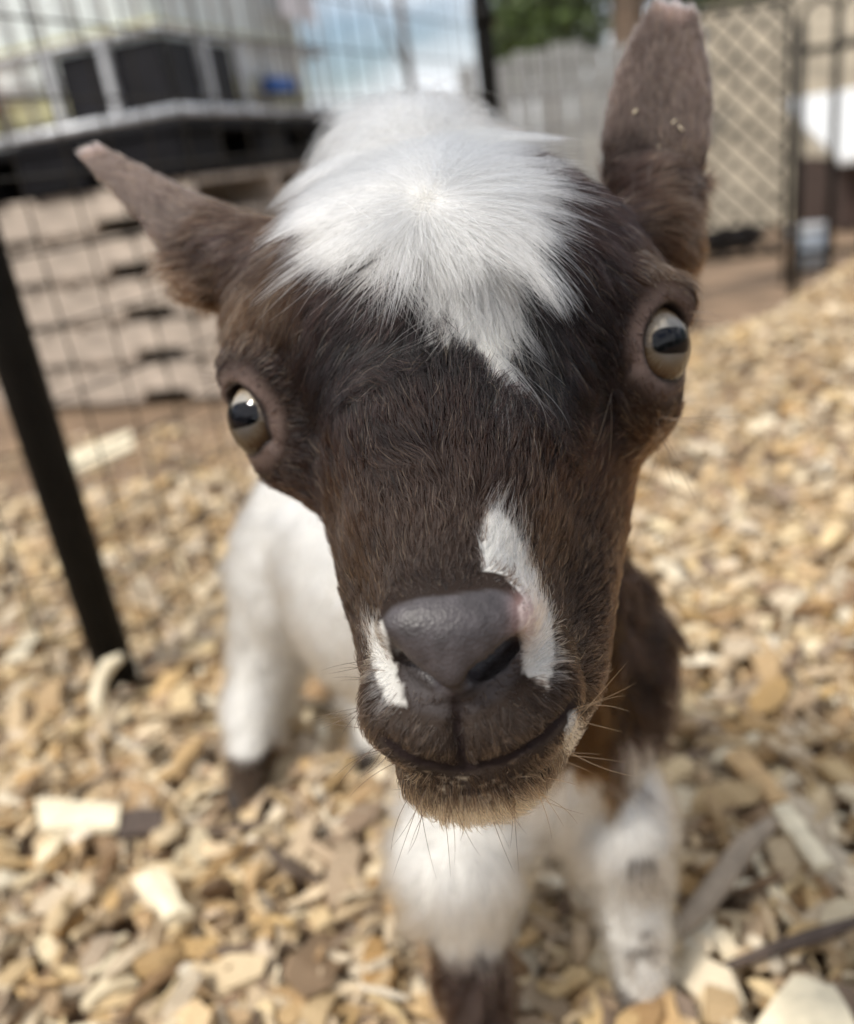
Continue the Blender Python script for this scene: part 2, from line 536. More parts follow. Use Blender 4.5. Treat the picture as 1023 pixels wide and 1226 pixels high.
# skull
ell(C(538, 376, 0.229), (0.0525, 0.0365, 0.046), RH, k=0.012)
ell(C(520, 285, 0.250), (0.036, 0.018, 0.034), RH, k=0.02)
ell(C(500, 246, 0.262), (0.0185, 0.0185, 0.024), RH, k=0.020)
cone(C(345, 350, 0.232), C(330, 420, 0.222), 0.013, 0.010, k=0.015)
cone(C(547, 435, 0.212), C(548, 640, 0.184), 0.0400, 0.0225, k=0.014)
cone(C(538, 560, 0.180), C(545, 720, 0.158), 0.0175, 0.0135, k=0.012)
# cheeks and jaw
cone(C(455, 545, 0.222), C(505, 790, 0.178), 0.0160, 0.0110, k=0.014)
cone(C(668, 530, 0.224), C(645, 790, 0.182), 0.0200, 0.0135, k=0.014)
cone(C(600, 640, 0.235), C(580, 880, 0.185), 0.026, 0.016, k=0.016)
# muzzle
ell(C(566, 805, 0.168), (0.0186, 0.0200, 0.0225), RH, k=0.010)
ell(C(505, 850, 0.156), (0.0105, 0.0100, 0.0090), RH, k=0.007)
ell(C(612, 842, 0.157), (0.0120, 0.0100, 0.0090), RH, k=0.007)
ell(C(569, 908, 0.170), (0.0150, 0.0098, 0.0155), RH, k=0.006)
# eyes: bulges of the orbit
EYE_R = 0.0112
eyeR = C(764, 419, 0.2060); gazeR = np.array([0.54, -0.04, -0.84]); gazeR /= np.linalg.norm(gazeR)
eyeL = C(333, 500, 0.2165); gazeL = np.array([-0.70, 0.03, -0.71]); gazeL /= np.linalg.norm(gazeL)
ell(eyeR + [-0.0045, -0.002, 0.004], (0.0152, 0.0175, 0.0158), RH, k=0.014)
ell(eyeL + [0.0045, -0.002, 0.003], (0.0152, 0.0175, 0.0158), RH, k=0.014)
cone(C(748, 360, 0.201), C(800, 362, 0.207), 0.0072, 0.0068, k=0.006)       # brow over the right eye
cone(C(345, 448, 0.208), C(296, 452, 0.216), 0.0070, 0.0060, k=0.006)
cone(C(735, 482, 0.207), C(765, 482, 0.214), 0.0090, 0.0070, k=0.014)       # under the eye
cone(C(385, 555, 0.212), C(345, 548, 0.220), 0.0065, 0.0045, k=0.012)
# ears
earR = ear(C(770, 285, 0.238), C(808, 10, 0.252), (1.0, -0.10, 0.10), [0.0080, 0.0112, 0.0136, 0.0143, 0.0132, 0.0104, 0.0060], 0.0015, 0.0058)
earL = ear(C(300, 322, 0.240), C(108, 180, 0.268), (-0.35, 0.75, -0.55), [0.0165, 0.0150, 0.0112, 0.0085, 0.0068, 0.0052, 0.0030], 0.0015, 0.0050)
cone(C(300, 320, 0.238), C(262, 288, 0.243), 0.013, 0.008, k=0.008)
cone(C(775, 290, 0.236), C(783, 235, 0.240), 0.013, 0.009, k=0.008)

# nose pad
ell(C(502, 746, 0.1455), (0.0073, 0.0057, 0.0066), RH, k=0.0060)
ell(C(588, 740, 0.1455), (0.0073, 0.0057, 0.0066), RH, k=0.0060)
ell(C(543, 768, 0.1440), (0.0070, 0.0074, 0.0060), RH, k=0.0050)
ell(C(542, 808, 0.1440), (0.0040, 0.0038, 0.0046), RH, k=0.0030)

# carved lines, set on the surface found so far
def groove(pts, r, k, push=0.0):
    S = [surf(u, v) + np.array([0, 0, push]) for u, v in pts]
    return [(S[i], S[i + 1], r) for i in range(len(S) - 1)], k
cuts = []
cuts.append(groove([(468, 775), (487, 797), (512, 820), (528, 831), (545, 834), (562, 827), (582, 806), (606, 782), (624, 768)], 0.0011, 0.0012))
cuts.append(groove([(486, 795), (503, 811), (519, 824)], 0.0020, 0.0010, 0.0016))
cuts.append(groove([(490, 798), (504, 812), (517, 822)], 0.0019, 0.0008, 0.0046))
cuts.append(groove([(573, 810), (592, 795), (612, 775)], 0.0025, 0.0010, 0.0018))
cuts.append(groove([(576, 806), (594, 792), (611, 776)], 0.0026, 0.0008, 0.0060))
cuts.append(groove([(545, 834), (548, 870), (555, 915)], 0.00110, 0.0011, 0.0003))
cuts.append(groove([(464, 886), (480, 900), (508, 913), (555, 920), (605, 909), (645, 886), (672, 860), (684, 846)], 0.0007, 0.0008, 0.0003))
for segs, k in cuts:
    for a, b, r in segs:
        cone(a, b, r, r, op='s', k=k)
# eye openings
def opening(c, g, sx, sy, roll):
    ax = np.array([math.cos(roll), math.sin(roll), 0.0])
    Rm = rot_axes(ax, np.cross(g, ax))
    ell(c + g * EYE_R * 0.92, (sx, sy, 0.0080), np.stack([Rm[:, 0], np.cross(g, Rm[:, 0]), g], 1), op='s', k=0.0022)
opening(eyeR, gazeR, 0.0088, 0.0067, math.radians(-60))
cone(surf(757, 440), surf(743, 459), 0.0016, 0.0008, op='s', k=0.0015)
cone(surf(322, 526), surf(338, 540), 0.0015, 0.0008, op='s', k=0.0015)
opening(eyeL, gazeL, 0.0080, 0.0052, math.radians(48))

# grid, fine round the head and coarse over the body
def axis(lo, f0, f1, hi, h, H):
    a = np.arange(f0, f1, h)
    def grow(x0, x1, sgn):
        out, x, s = [], x0, h
        while (x - x1) * sgn < 0:
            s = min(s * 1.25, H); x += s * sgn; out.append(x)
        return out
    return np.array(grow(f0, lo, -1)[::-1] + list(a) + grow(a[-1], hi, 1))
allp = np.array([p[1] for p in PRIMS] + [p[2] for p in PRIMS])
lo, hi = allp.min(0), allp.max(0)
axx = axis(lo[0], -0.110, 0.085, hi[0], 0.00115, 0.004)
axy = axis(lo[1], -0.152, 0.066, hi[1], 0.00115, 0.004)
axz = axis(lo[2], 0.134, 0.275, hi[2], 0.00115, 0.004)
D = np.full((len(axx), len(axy), len(axz)), 0.05, np.float32)
for f, blo, bhi, op, k in PRIMS:
    s = [slice(*np.searchsorted(a, (blo[i], bhi[i]))) for i, a in enumerate((axx, axy, axz))]
    x = axx[s[0]][:, None, None].astype(np.float32); y = axy[s[1]][None, :, None].astype(np.float32); z = axz[s[2]][None, None, :].astype(np.float32)
    sub = D[s[0], s[1], s[2]]
    if sub.size:
        D[s[0], s[1], s[2]] = comb(sub, f(x, y, z), op, k)

def surface_nets(D, ax):
    ins = D < 0
    nx, ny, nz = D.shape
    cnt = np.zeros((nx - 1, ny - 1, nz - 1), np.int8)
    for i in (0, 1):
        for j in (0, 1):
            for k in (0, 1):
                cnt += ins[i:nx - 1 + i, j:ny - 1 + j, k:nz - 1 + k]
    act = np.argwhere((cnt > 0) & (cnt < 8))
    vid = np.full(cnt.shape, -1, np.int32)
    vid[act[:, 0], act[:, 1], act[:, 2]] = np.arange(len(act))
    acc = np.zeros((len(act), 3)); num = np.zeros(len(act))
    cor = [(i, j, k) for i in (0, 1) for j in (0, 1) for k in (0, 1)]
    for a in cor:
        for axn in range(3):
            if a[axn] == 1: continue
            b = list(a); b[axn] = 1
            ia = act + np.array(a); ib = act + np.array(b)
            da = D[ia[:, 0], ia[:, 1], ia[:, 2]]; db = D[ib[:, 0], ib[:, 1], ib[:, 2]]
            s = (da < 0) != (db < 0)
            t = np.where(s, da / np.where(s, da - db, 1), 0)
            for c in range(3):
                pa = ax[c][ia[:, c]]; pb = ax[c][ib[:, c]]
                acc[:, c] += np.where(s, pa + (pb - pa) * t, 0)
            num += s
    V = acc / num[:, None]
    quads = []
    for axn in range(3):
        s0 = [slice(None)] * 3; s1 = [slice(None)] * 3
        s0[axn] = slice(0, -1); s1[axn] = slice(1, None)
        A, B = ins[tuple(s0)], ins[tuple(s1)]
        e = np.argwhere(A != B)
        o1, o2 = [(1, 2), (2, 0), (0, 1)][axn]
        ok = (e[:, o1] > 0) & (e[:, o2] > 0) & (e[:, o1] < D.shape[o1] - 1) & (e[:, o2] < D.shape[o2] - 1)
        e = e[ok]
        def cell(d1, d2):
            c = e.copy(); c[:, o1] -= d1; c[:, o2] -= d2
            return vid[c[:, 0], c[:, 1], c[:, 2]]
        qd = np.stack([cell(1, 1), cell(0, 1), cell(0, 0), cell(1, 0)], 1)
        flip = B[e[:, 0], e[:, 1], e[:, 2]]
        qd[flip] = qd[flip][:, ::-1]
        quads.append(qd)
    return V, np.concatenate(quads)

GV, GQ = surface_nets(D, (axx, axy, axz))
del D
# a few smoothing passes take the grid out of the surface
def relax(V, Q, n, w):
    for _ in range(n):
        acc = np.zeros_like(V); cnt = np.zeros(len(V))
        for i in range(4):
            for j in ((i + 1) % 4, (i + 3) % 4):
                for c in range(3):
                    acc[:, c] += np.bincount(Q[:, i], V[Q[:, j], c], len(V))
                cnt += np.bincount(Q[:, i], minlength=len(V))
        V = V + w * (acc / np.maximum(cnt, 1)[:, None] - V)
    return V
GV = relax(GV, GQ, 1, 0.6); GV = relax(GV, GQ, 1, -0.35); GV = relax(GV, GQ, 1, 0.5)
fn = np.cross(GV[GQ[:, 2]] - GV[GQ[:, 0]], GV[GQ[:, 3]] - GV[GQ[:, 1]])
GN = np.zeros_like(GV)
for i in range(4):
    for c in range(3): GN[:, c] += np.bincount(GQ[:, i], fn[:, c], len(GV))
GN /= np.linalg.norm(GN, axis=1)[:, None] + 1e-12
farea = np.linalg.norm(fn, axis=1) / 2

# ---------------- coat pattern
def poly_in(u, v, poly):
    """signed distance in pixels, positive inside"""
    p = np.array(poly, float); q = np.roll(p, -1, 0)
    ins = np.zeros(len(u), bool); dm = np.full(len(u), 1e9)
    for (x0, y0), (x1, y1) in zip(p, q):
        c = ((y0 > v) != (y1 > v)) & (u < (x1 - x0) * (v - y0) / (y1 - y0 + 1e-9) + x0)
        ins ^= c
        t = np.clip(((u - x0) * (x1 - x0) + (v - y0) * (y1 - y0)) / ((x1 - x0) ** 2 + (y1 - y0) ** 2 + 1e-9), 0, 1)
        dm = np.minimum(dm, np.hypot(u - x0 - t * (x1 - x0), v - y0 - t * (y1 - y0)))
    return np.where(ins, dm, -dm)

BLAZE = [(425, 262), (436, 238), (448, 180), (455, 100), (535, 100), (538, 150), (543, 185), (556, 208), (578, 228), (592, 255), (600, 300),
         (608, 350), (606, 395), (598, 442), (584, 430), (566, 398), (546, 354), (522, 316), (490, 294), (455, 280)]
MUZ_R = [(580, 612), (600, 610), (622, 640), (642, 690), (662, 740), (664, 795), (655, 825), (638, 815), (624, 798), (622, 770), (618, 742), (626, 716), (606, 690), (575, 682), (577, 645)]
MUZ_L = [(438, 745), (460, 748), (470, 786), (482, 826), (486, 846), (464, 844), (446, 802)]
LIP_R = [(682, 852), (695, 855), (694, 898), (680, 915), (675, 885)]
PAD = [(458, 742), (468, 728), (500, 716), (545, 712), (590, 705), (613, 712), (623, 737), (618, 765), (585, 800), (562, 826), (545, 833), (526, 830), (500, 806), (470, 780)]
UNDER = [(478, 785), (520, 830), (545, 836), (565, 830), (600, 790), (625, 772), (628, 800), (600, 835), (560, 858), (530, 860), (495, 850), (480, 820)]

MOUTH = [(464, 886), (480, 900), (508, 913), (555, 920), (605, 909), (645, 886), (672, 860), (684, 846)]
PHIL = [(545, 834), (548, 870), (555, 915)]
def poly_line(u, v, pl):
    dm = np.full(len(u), 1e9)
    for (x0, y0), (x1, y1) in zip(pl[:-1], pl[1:]):
        t = np.clip(((u - x0) * (x1 - x0) + (v - y0) * (y1 - y0)) / ((x1 - x0) ** 2 + (y1 - y0) ** 2), 0, 1)
        dm = np.minimum(dm, np.hypot(u - x0 - t * (x1 - x0), v - y0 - t * (y1 - y0)))
    return dm
def seg_dist(P, a, b):
    a, b = np.asarray(a), np.asarray(b)
    t = np.clip((P - a) @ (b - a) / ((b - a) @ (b - a)), 0, 1)
    return np.linalg.norm(P - a - t[:, None] * (b - a), axis=1), t

WHITE = np.array([0.74, 0.72, 0.675])
def ear_amount(P):
    da, ta = seg_dist(P, C(785, 225, 0.240), C(806, 10, 0.252))
    db, tb = seg_dist(P, C(272, 300, 0.243), C(105, 178, 0.268))
    return np.maximum((da < 0.027) * smooth01(ta, 0.0, 0.40), (db < 0.025) * smooth01(tb, 0.0, 0.40))

def coat(P, Nn, jit):
    """coat colour, and masks, at points of the goat; jit in pixels frays the borders"""
    u = P[:, 0] / P[:, 2] * F + CX; v = P[:, 1] / P[:, 2] * F + CY; d = P[:, 2]
    Wp = to_world(P)
    n1 = wave_noise(P, 160, 3); n2 = wave_noise(P, 420, 4)
    ju = u + jit * 5 * n2; jv = v + jit * 5 * np.roll(n2, 7)
    if jit > 1.1:
        ju = ju + rng.normal(0, 3.2, len(P)); jv = jv + rng.normal(0, 3.2, len(P))
    col = np.tile(np.array([0.0122, 0.0060, 0.0040]), (len(P), 1))
    # forehead nearly black, nose bridge a cooler brown, sides of the skull warmer
    fd = np.exp(-(((u - 560) / 220) ** 2 + ((v - 400) / 110) ** 2))
    col = col * (1 - 0.45 * fd[:, None])
    side = smooth01(np.abs(u - 550 - (v - 450) * -0.1), 165, 235) * (v < 560) * (d < 0.30)
    col = col + side[:, None] * np.array([0.017, 0.009, 0.004]) * (0.7 + 0.5 * n1)[:, None]
    br = np.exp(-(((u - 530) / 90) ** 2 + ((v - 640) / 70) ** 2))
    col = col + br[:, None] * np.array([0.012, 0.0085, 0.007])
    mz = smooth01(v, 560, 700) * (d < 0.2)
    col = col * (1 - mz[:, None]) + np.array([0.0255, 0.0165, 0.0125]) * mz[:, None]
    lp_ = smooth01(v, 815, 870) * (d < 0.2)
    col = col * (1 - lp_[:, None]) + np.array([0.050, 0.037, 0.030]) * lp_[:, None]
    jaw = smooth01(u, 690, 760) * (v > 560) * (d < 0.30)
    col = col + jaw[:, None] * np.array([0.018, 0.008, 0.002])
    col *= (1 + 0.16 * n1 + 0.14 * n2)[:, None]
    head = d < 0.315
    front = head & (Nn[:, 2] < 0.25)
    crown = head & (v < 330)
    e = ear_amount(P)
    ew_ = smooth01(e, 0.05, 0.95)[:, None]
    col = col * (1 - ew_) + np.array([0.092, 0.064, 0.053]) * (1 + 0.2 * n1)[:, None] * ew_
    ix_ = np.exp(-(((u - 782) / 30) ** 2 + ((v - 130) / 75) ** 2)) + np.exp(-(((u - 215) / 50) ** 2 + ((v - 262) / 22) ** 2))
    col = col * (1 - (0.35 * ix_ * e)[:, None])
    tip_ = np.minimum(np.linalg.norm(P - C(104, 176, 0.268), axis=1), np.linalg.norm(P - C(806, 8, 0.252), axis=1))
    tw_ = smooth01(tip_, 0.009, 0.002)[:, None]
    col = col * (1 - tw_) + np.array([0.30, 0.215, 0.19]) * tw_
    bl = (poly_in(ju, jv, BLAZE) > 0) & crown | (poly_in(ju, jv, BLAZE) > 0) & front
    bl &= e < 0.3
    bl |= (d < 0.30) & (d > 0.2) & (v < 235) & (u > 448) & (u < 540) & (e < 0.1)
    mu_, mv_ = u + (ju - u - jit * 5 * n2) * 1.5, v + (jv - v - jit * 5 * np.roll(n2, 7)) * 1.5
    ml = (d < 0.2) & ((poly_in(mu_, mv_, MUZ_R) > 0) | (poly_in(mu_, mv_, MUZ_L) > 0) | (poly_in(mu_, mv_, LIP_R) > 0))
    wh = bl | (ml & front)
    col = np.where(wh[:, None], np.where(ml, 1.18, 1.0)[:, None] * WHITE * (1 + 0.05 * n2)[:, None], col)
    # pale chin fringe
    ch = head & (v > 930 + 10 * n2) & (v < 990) & (u > 455) & (u < 650) & front
    ch &= rng.random(len(P)) < 0.25 + 0.75 * smooth01(v, 945, 968)
    col = np.where(ch[:, None], np.array([0.46, 0.39, 0.30]) * (1 + 0.4 * n2)[:, None], col)
    lip = head & (v > 885) & (v < 914) & (u > 480) & (u < 640) & front & (n2 > 0.1)
    col = np.where(lip[:, None], np.array([0.16, 0.12, 0.09]), col)
    # body: white with brown neck, breast and lower fore leg
    body = ~head
    dn, tn = seg_dist(P, headback, to_cam(shoulder))
    dark = body & ((dn < 0.075 + 0.006 * n1) & (Wp[:, 2] > 0.108 + 0.008 * n1) & (Wp[:, 0] > shoulder[0] - 0.075) & (u > 540))
    tan = body & dark & (u < 735 + 12 * n1)
    bw = np.where(dark[:, None], np.array([0.013, 0.008, 0.007]), WHITE * 1.13)
    bw = np.where(tan[:, None], np.array([0.060, 0.030, 0.011]), bw)
    fl = (np.linalg.norm(Wp[:, :2] - np.array(hoofFL[:2]), axis=1) < 0.06) & (Wp[:, 2] < 0.074 + 0.006 * n1)
    bw = np.where(fl[:, None], np.array([0.035, 0.022, 0.018]), bw)
    hl = (np.linalg.norm(Wp[:, :2] - np.array(hoofHL[:2]), axis=1) < 0.05) & (Wp[:, 2] < 0.042)
    bw = np.where(hl[:, None], np.array([0.05, 0.033, 0.022]), bw)
    sp = (np.linalg.norm(P - surf_knee, axis=1) < 0.0060 + 0.003 * n2) | (np.linalg.norm(P - surf_pastern, axis=1) < 0.006 + 0.006 * n2)
    bw = np.where(sp[:, None], np.array([0.12, 0.105, 0.095]), bw)
    wm = np.where(head, 0, 1)[:, None]
    col = col * (1 - wm) + bw * wm
    pad = np.where(front, poly_in(u, v, PAD), -99)
    und = np.where(front, poly_in(u, v, UNDER), -99)
    dr = np.linalg.norm(P - (eyeR + gazeR * 0.006), axis=1); dl = np.linalg.norm(P - (eyeL + gazeL * 0.006), axis=1)
    eyem = np.minimum(dr, dl)
    mo = np.where(front, poly_line(u, v, MOUTH), 99); ph = np.where(front, poly_line(u, v, PHIL), 99)
    return dict(mouth=mo, phil=ph, col=np.clip(col, 0.004, 0.9), pad=pad, und=und, eye=eyem, blaze=bl, muz=ml & front, ear=e, head=head, u=u, v=v, d=d, W=Wp, chin=ch, n1=n1, n2=n2, side=side)

surf_knee = surf(768, 1042); surf_pastern = surf(772, 1140)

K = coat(GV, GN, 1.0)
skin = K['col'] * np.where(K['col'].mean(1) > 0.3, np.where(K['head'], 0.55, 0.72), 0.8)[:, None]
padm = smooth01(K['pad'], -3, 3)[:, None]
skin = skin * (1 - padm) + np.array([0.050, 0.043, 0.045]) * padm
unm = (smooth01(K['und'], -6, 8) * (1 - padm[:, 0]))[:, None]
skin = skin * (1 - unm) + np.array([0.066, 0.058, 0.058]) * unm
mom = (1 - smooth01(np.minimum(K['mouth'], K['phil']), 3, 8))[:, None]
skin = skin * (1 - mom) + np.array([0.018, 0.012, 0.012]) * mom
em = (1 - smooth01(K['eye'], 0.0105, 0.0160))[:, None]
skin = skin * (1 - em) + np.array([0.110, 0.077, 0.066]) * em
rim = (1 - smooth01(K['eye'], 0.0098, 0.0106))[:, None]
skin = skin * (1 - rim) + np.array([0.022, 0.015, 0.013]) * rim
pk = np.exp(-(((K['u'] - 632) / 16) ** 2 + ((K['v'] - 735) / 30) ** 2))[:, None] * K['head'][:, None]
skin = skin * (1 - 0.7 * pk) + np.array([0.50, 0.32, 0.30]) * 0.7 * pk

me = mesh_np('goat', to_world(GV), GQ, True)
a_ = me.color_attributes.new('coat', 'FLOAT_COLOR', 'POINT')
a_.data.foreach_set('color', np.concatenate([skin, np.ones((len(skin), 1))], 1).astype(np.float32).ravel())
b_ = me.attributes.new('bare', 'FLOAT', 'POINT')
b_.data.foreach_set('value', np.maximum(padm[:, 0], 0.35 * em[:, 0]).astype(np.float32))

m, n, l, b = nodes_of('goat skin')
av = n.new('ShaderNodeAttribute'); av.attribute_name = 'coat'
ab = n.new('ShaderNodeAttribute'); ab.attribute_name = 'bare'
tc = n.new('ShaderNodeTexCoord')
nz = n.new('ShaderNodeTexNoise'); nz.inputs['Scale'].default_value = 900; nz.inputs['Detail'].default_value = 4
nv = n.new('ShaderNodeTexVoronoi'); nv.inputs['Scale'].default_value = 1500
ad = n.new('ShaderNodeMath'); ad.operation = 'ADD'
bp = n.new('ShaderNodeBump'); bp.inputs['Strength'].default_value = 0.40; bp.inputs['Distance'].default_value = 0.00026
l.new(tc.outputs['Object'], nz.inputs['Vector']); l.new(tc.outputs['Object'], nv.inputs['Vector'])
l.new(nz.outputs['Fac'], ad.inputs[0]); l.new(nv.outputs['Distance'], ad.inputs[1])
l.new(ad.outputs[0], bp.inputs['Height']); l.new(bp.outputs['Normal'], b.inputs['Normal'])
vm = n.new('ShaderNodeMix'); vm.data_type = 'RGBA'; vm.blend_type = 'MULTIPLY'; vm.inputs['Factor'].default_value = 0.5
nz2 = n.new('ShaderNodeTexNoise'); nz2.inputs['Scale'].default_value = 260; nz2.inputs['Detail'].default_value = 5
l.new(tc.outputs['Object'], nz2.inputs['Vector'])
r9 = n.new('ShaderNodeValToRGB'); r9.color_ramp.elements[0].position = 0.35; r9.color_ramp.elements[0].color = (0.62, 0.60, 0.60, 1); r9.color_ramp.elements[1].position = 0.65; r9.color_ramp.elements[1].color = (1.25, 1.25, 1.27, 1)
l.new(nz2.outputs['Fac'], r9.inputs['Fac'])
l.new(av.outputs['Color'], vm.inputs['A']); l.new(r9.outputs['Color'], vm.inputs['B'])
l.new(vm.outputs['Result'], b.inputs['Base Color'])
l.new(ab.outputs['Fac'], vm.inputs['Factor'])
rr = n.new('ShaderNodeMapRange'); rr.inputs['To Min'].default_value = 0.75; rr.inputs['To Max'].default_value = 0.48
l.new(ab.outputs['Fac'], rr.inputs['Value']); l.new(rr.outputs['Result'], b.inputs['Roughness'])
b.inputs['Specular IOR Level'].default_value = 0.5
rs = n.new('ShaderNodeMapRange'); rs.inputs['To Min'].default_value = 0.12; rs.inputs['To Max'].default_value = 0.5
l.new(ab.outputs['Fac'], rs.inputs['Value']); l.new(rs.outputs['Result'], b.inputs['Specular IOR Level'])
MAT_SKIN = m
goat = obj('goat', me, MAT_SKIN)
tag(goat, 'brown and white baby goat with white blaze peering close up', 'goat')

# ---------------- eyes
def eye_material():
    m, n, l, b = nodes_of('goat eye')
    tc = n.new('ShaderNodeTexCoord'); sx = n.new('ShaderNodeSeparateXYZ')
    l.new(tc.outputs['Object'], sx.inputs['Vector'])
    def math_(op, a, b_=None, v=None):
        q = n.new('ShaderNodeMath'); q.operation = op
        l.new(a, q.inputs[0])
        if b_ is not None: l.new(b_, q.inputs[1])
        elif v is not None: q.inputs[1].default_value = v
        return q.outputs[0]
    # coordinates in units of the eye radius: x along the pupil, y across it, z the gaze
    X, Y, Z = sx.outputs
    r = math_('SQRT', math_('ADD', math_('MULTIPLY', X, X), math_('MULTIPLY', Y, Y)))
    px = math_('POWER', math_('ABSOLUTE', math_('DIVIDE', X, None, 0.52)), None, 3.2)
    py = math_('POWER', math_('ABSOLUTE', math_('DIVIDE', Y, None, 0.26)), None, 3.2)
    pr = math_('ADD', px, py)
    nz = n.new('ShaderNodeTexNoise'); nz.inputs['Scale'].default_value = 9; nz.inputs['Detail'].default_value = 6
    at2 = math_('ARCTAN2', Y, X)
    cb = n.new('ShaderNodeCombineXYZ'); l.new(math_('MULTIPLY', at2, None, 3.5), cb.inputs[0]); l.new(math_('MULTIPLY', r, None, 0.5), cb.inputs[1])
    l.new(cb.outputs[0], nz.inputs['Vector'])
    rn = math_('ADD', r, math_('MULTIPLY', math_('SUBTRACT', nz.outputs['Fac'], None, 0.4), None, 0.38))
    ramp = n.new('ShaderNodeValToRGB')
    cr = ramp.color_ramp
    for _ in range(4): cr.elements.new(0.5)
    for e, (p, c) in zip(cr.elements, [(0.0, (0.26, 0.245, 0.23)), (0.42, (0.34, 0.32, 0.285)), (0.58, (0.30, 0.235, 0.16)), (0.70, (0.15, 0.09, 0.045)), (0.80, (0.07, 0.04, 0.026)), (1.0, (0.02, 0.012, 0.01))]):
        e.position = p; e.color = (*c, 1)
    l.new(rn, ramp.inputs['Fac'])
    pm_ = n.new('ShaderNodeMapRange'); pm_.inputs['From Min'].default_value = 0.85; pm_.inputs['From Max'].default_value = 1.25
    l.new(pr, pm_.inputs['Value'])
    mx = n.new('ShaderNodeMix'); mx.data_type = 'RGBA'; mx.inputs['A'].default_value = (0.004, 0.004, 0.006, 1)
    l.new(pm_.outputs['Result'], mx.inputs['Factor']); l.new(ramp.outputs['Color'], mx.inputs['B'])
    l.new(mx.outputs['Result'], b.inputs['Base Color'])
    b.inputs['Roughness'].default_value = 0.5
    b.inputs['Specular IOR Level'].default_value = 0.0
    return m
MAT_EYE = eye_material()
m, n, l, b = nodes_of('wet cornea')
n.remove(b)
gl = n.new('ShaderNodeBsdfGlossy'); gl.inputs['Roughness'].default_value = 0.03
tr_ = n.new('ShaderNodeBsdfTransparent'); fr = n.new('ShaderNodeFresnel'); fr.inputs['IOR'].default_value = 1.42
ms = n.new('ShaderNodeMixShader')
l.new(fr.outputs['Fac'], ms.inputs['Fac']); l.new(tr_.outputs[0], ms.inputs[1]); l.new(gl.outputs[0], ms.inputs[2])
l.new(ms.outputs[0], n['Material Output'].inputs['Surface'])
MAT_CORNEA = m

def uv_sphere(name, bulge=0.0, scale=1.0, zmin=-2.0):
    bm = bmesh.new()
    bmesh.ops.create_uvsphere(bm, u_segments=48, v_segments=32, radius=1.0)
    kill = [v for v in bm.verts if v.co.z < zmin]
    bmesh.ops.delete(bm, geom=kill, context='VERTS')
    for v in bm.verts:
        rr = math.hypot(v.co.x, v.co.y)
        if v.co.z > 0: v.co.z += bulge * math.exp(-(rr / 0.55) ** 2)
        v.co *= scale
    me = bpy.data.meshes.new(name); bm.to_mesh(me); bm.free()
    me.polygons.foreach_set('use_smooth', [True] * len(me.polygons))
    return me
def eye(c, g, roll):
    gw = to_world(c + g) - to_world(c)
    pxl = np.array([math.cos(roll), math.sin(roll), 0]); pxl = pxl - g * (pxl @ g)
    xw = to_world(c + pxl) - to_world(c); xw /= np.linalg.norm(xw)
    zw = gw / np.linalg.norm(gw); yw = np.cross(zw, xw)
    mm = Matrix((Vector(xw), Vector(yw), Vector(zw))).transposed().to_4x4()
    o = obj('eye', uv_sphere('eyeball'), MAT_EYE, goat)
    o.matrix_local = Matrix.Translation(to_world(c)) @ mm @ Matrix.Scale(EYE_R * 1.05, 4)
    k_ = obj('cornea', uv_sphere('cornea', 0.13, 1.015, -0.2), MAT_CORNEA, o)
    return o
eye(eyeR, gazeR, math.radians(-8))
eye(eyeL, gazeL, math.radians(-4))

# ---------------- fur
def sample(n, weight):
    w = farea * weight
    cdf = np.cumsum(w); cdf /= cdf[-1]
    f = np.searchsorted(cdf, rng.random(n))
    a, b2 = rng.random(n)[:, None], rng.random(n)[:, None]
    q = GQ[f]
    P = (GV[q[:, 0]] * (1 - a) + GV[q[:, 1]] * a) * (1 - b2) + (GV[q[:, 3]] * (1 - a) + GV[q[:, 2]] * a) * b2
    Nn = (GN[q[:, 0]] * (1 - a) + GN[q[:, 1]] * a) * (1 - b2) + (GN[q[:, 3]] * (1 - a) + GN[q[:, 2]] * a) * b2
    Nn /= np.linalg.norm(Nn, axis=1)[:, None] + 1e-9
    return P, Nn

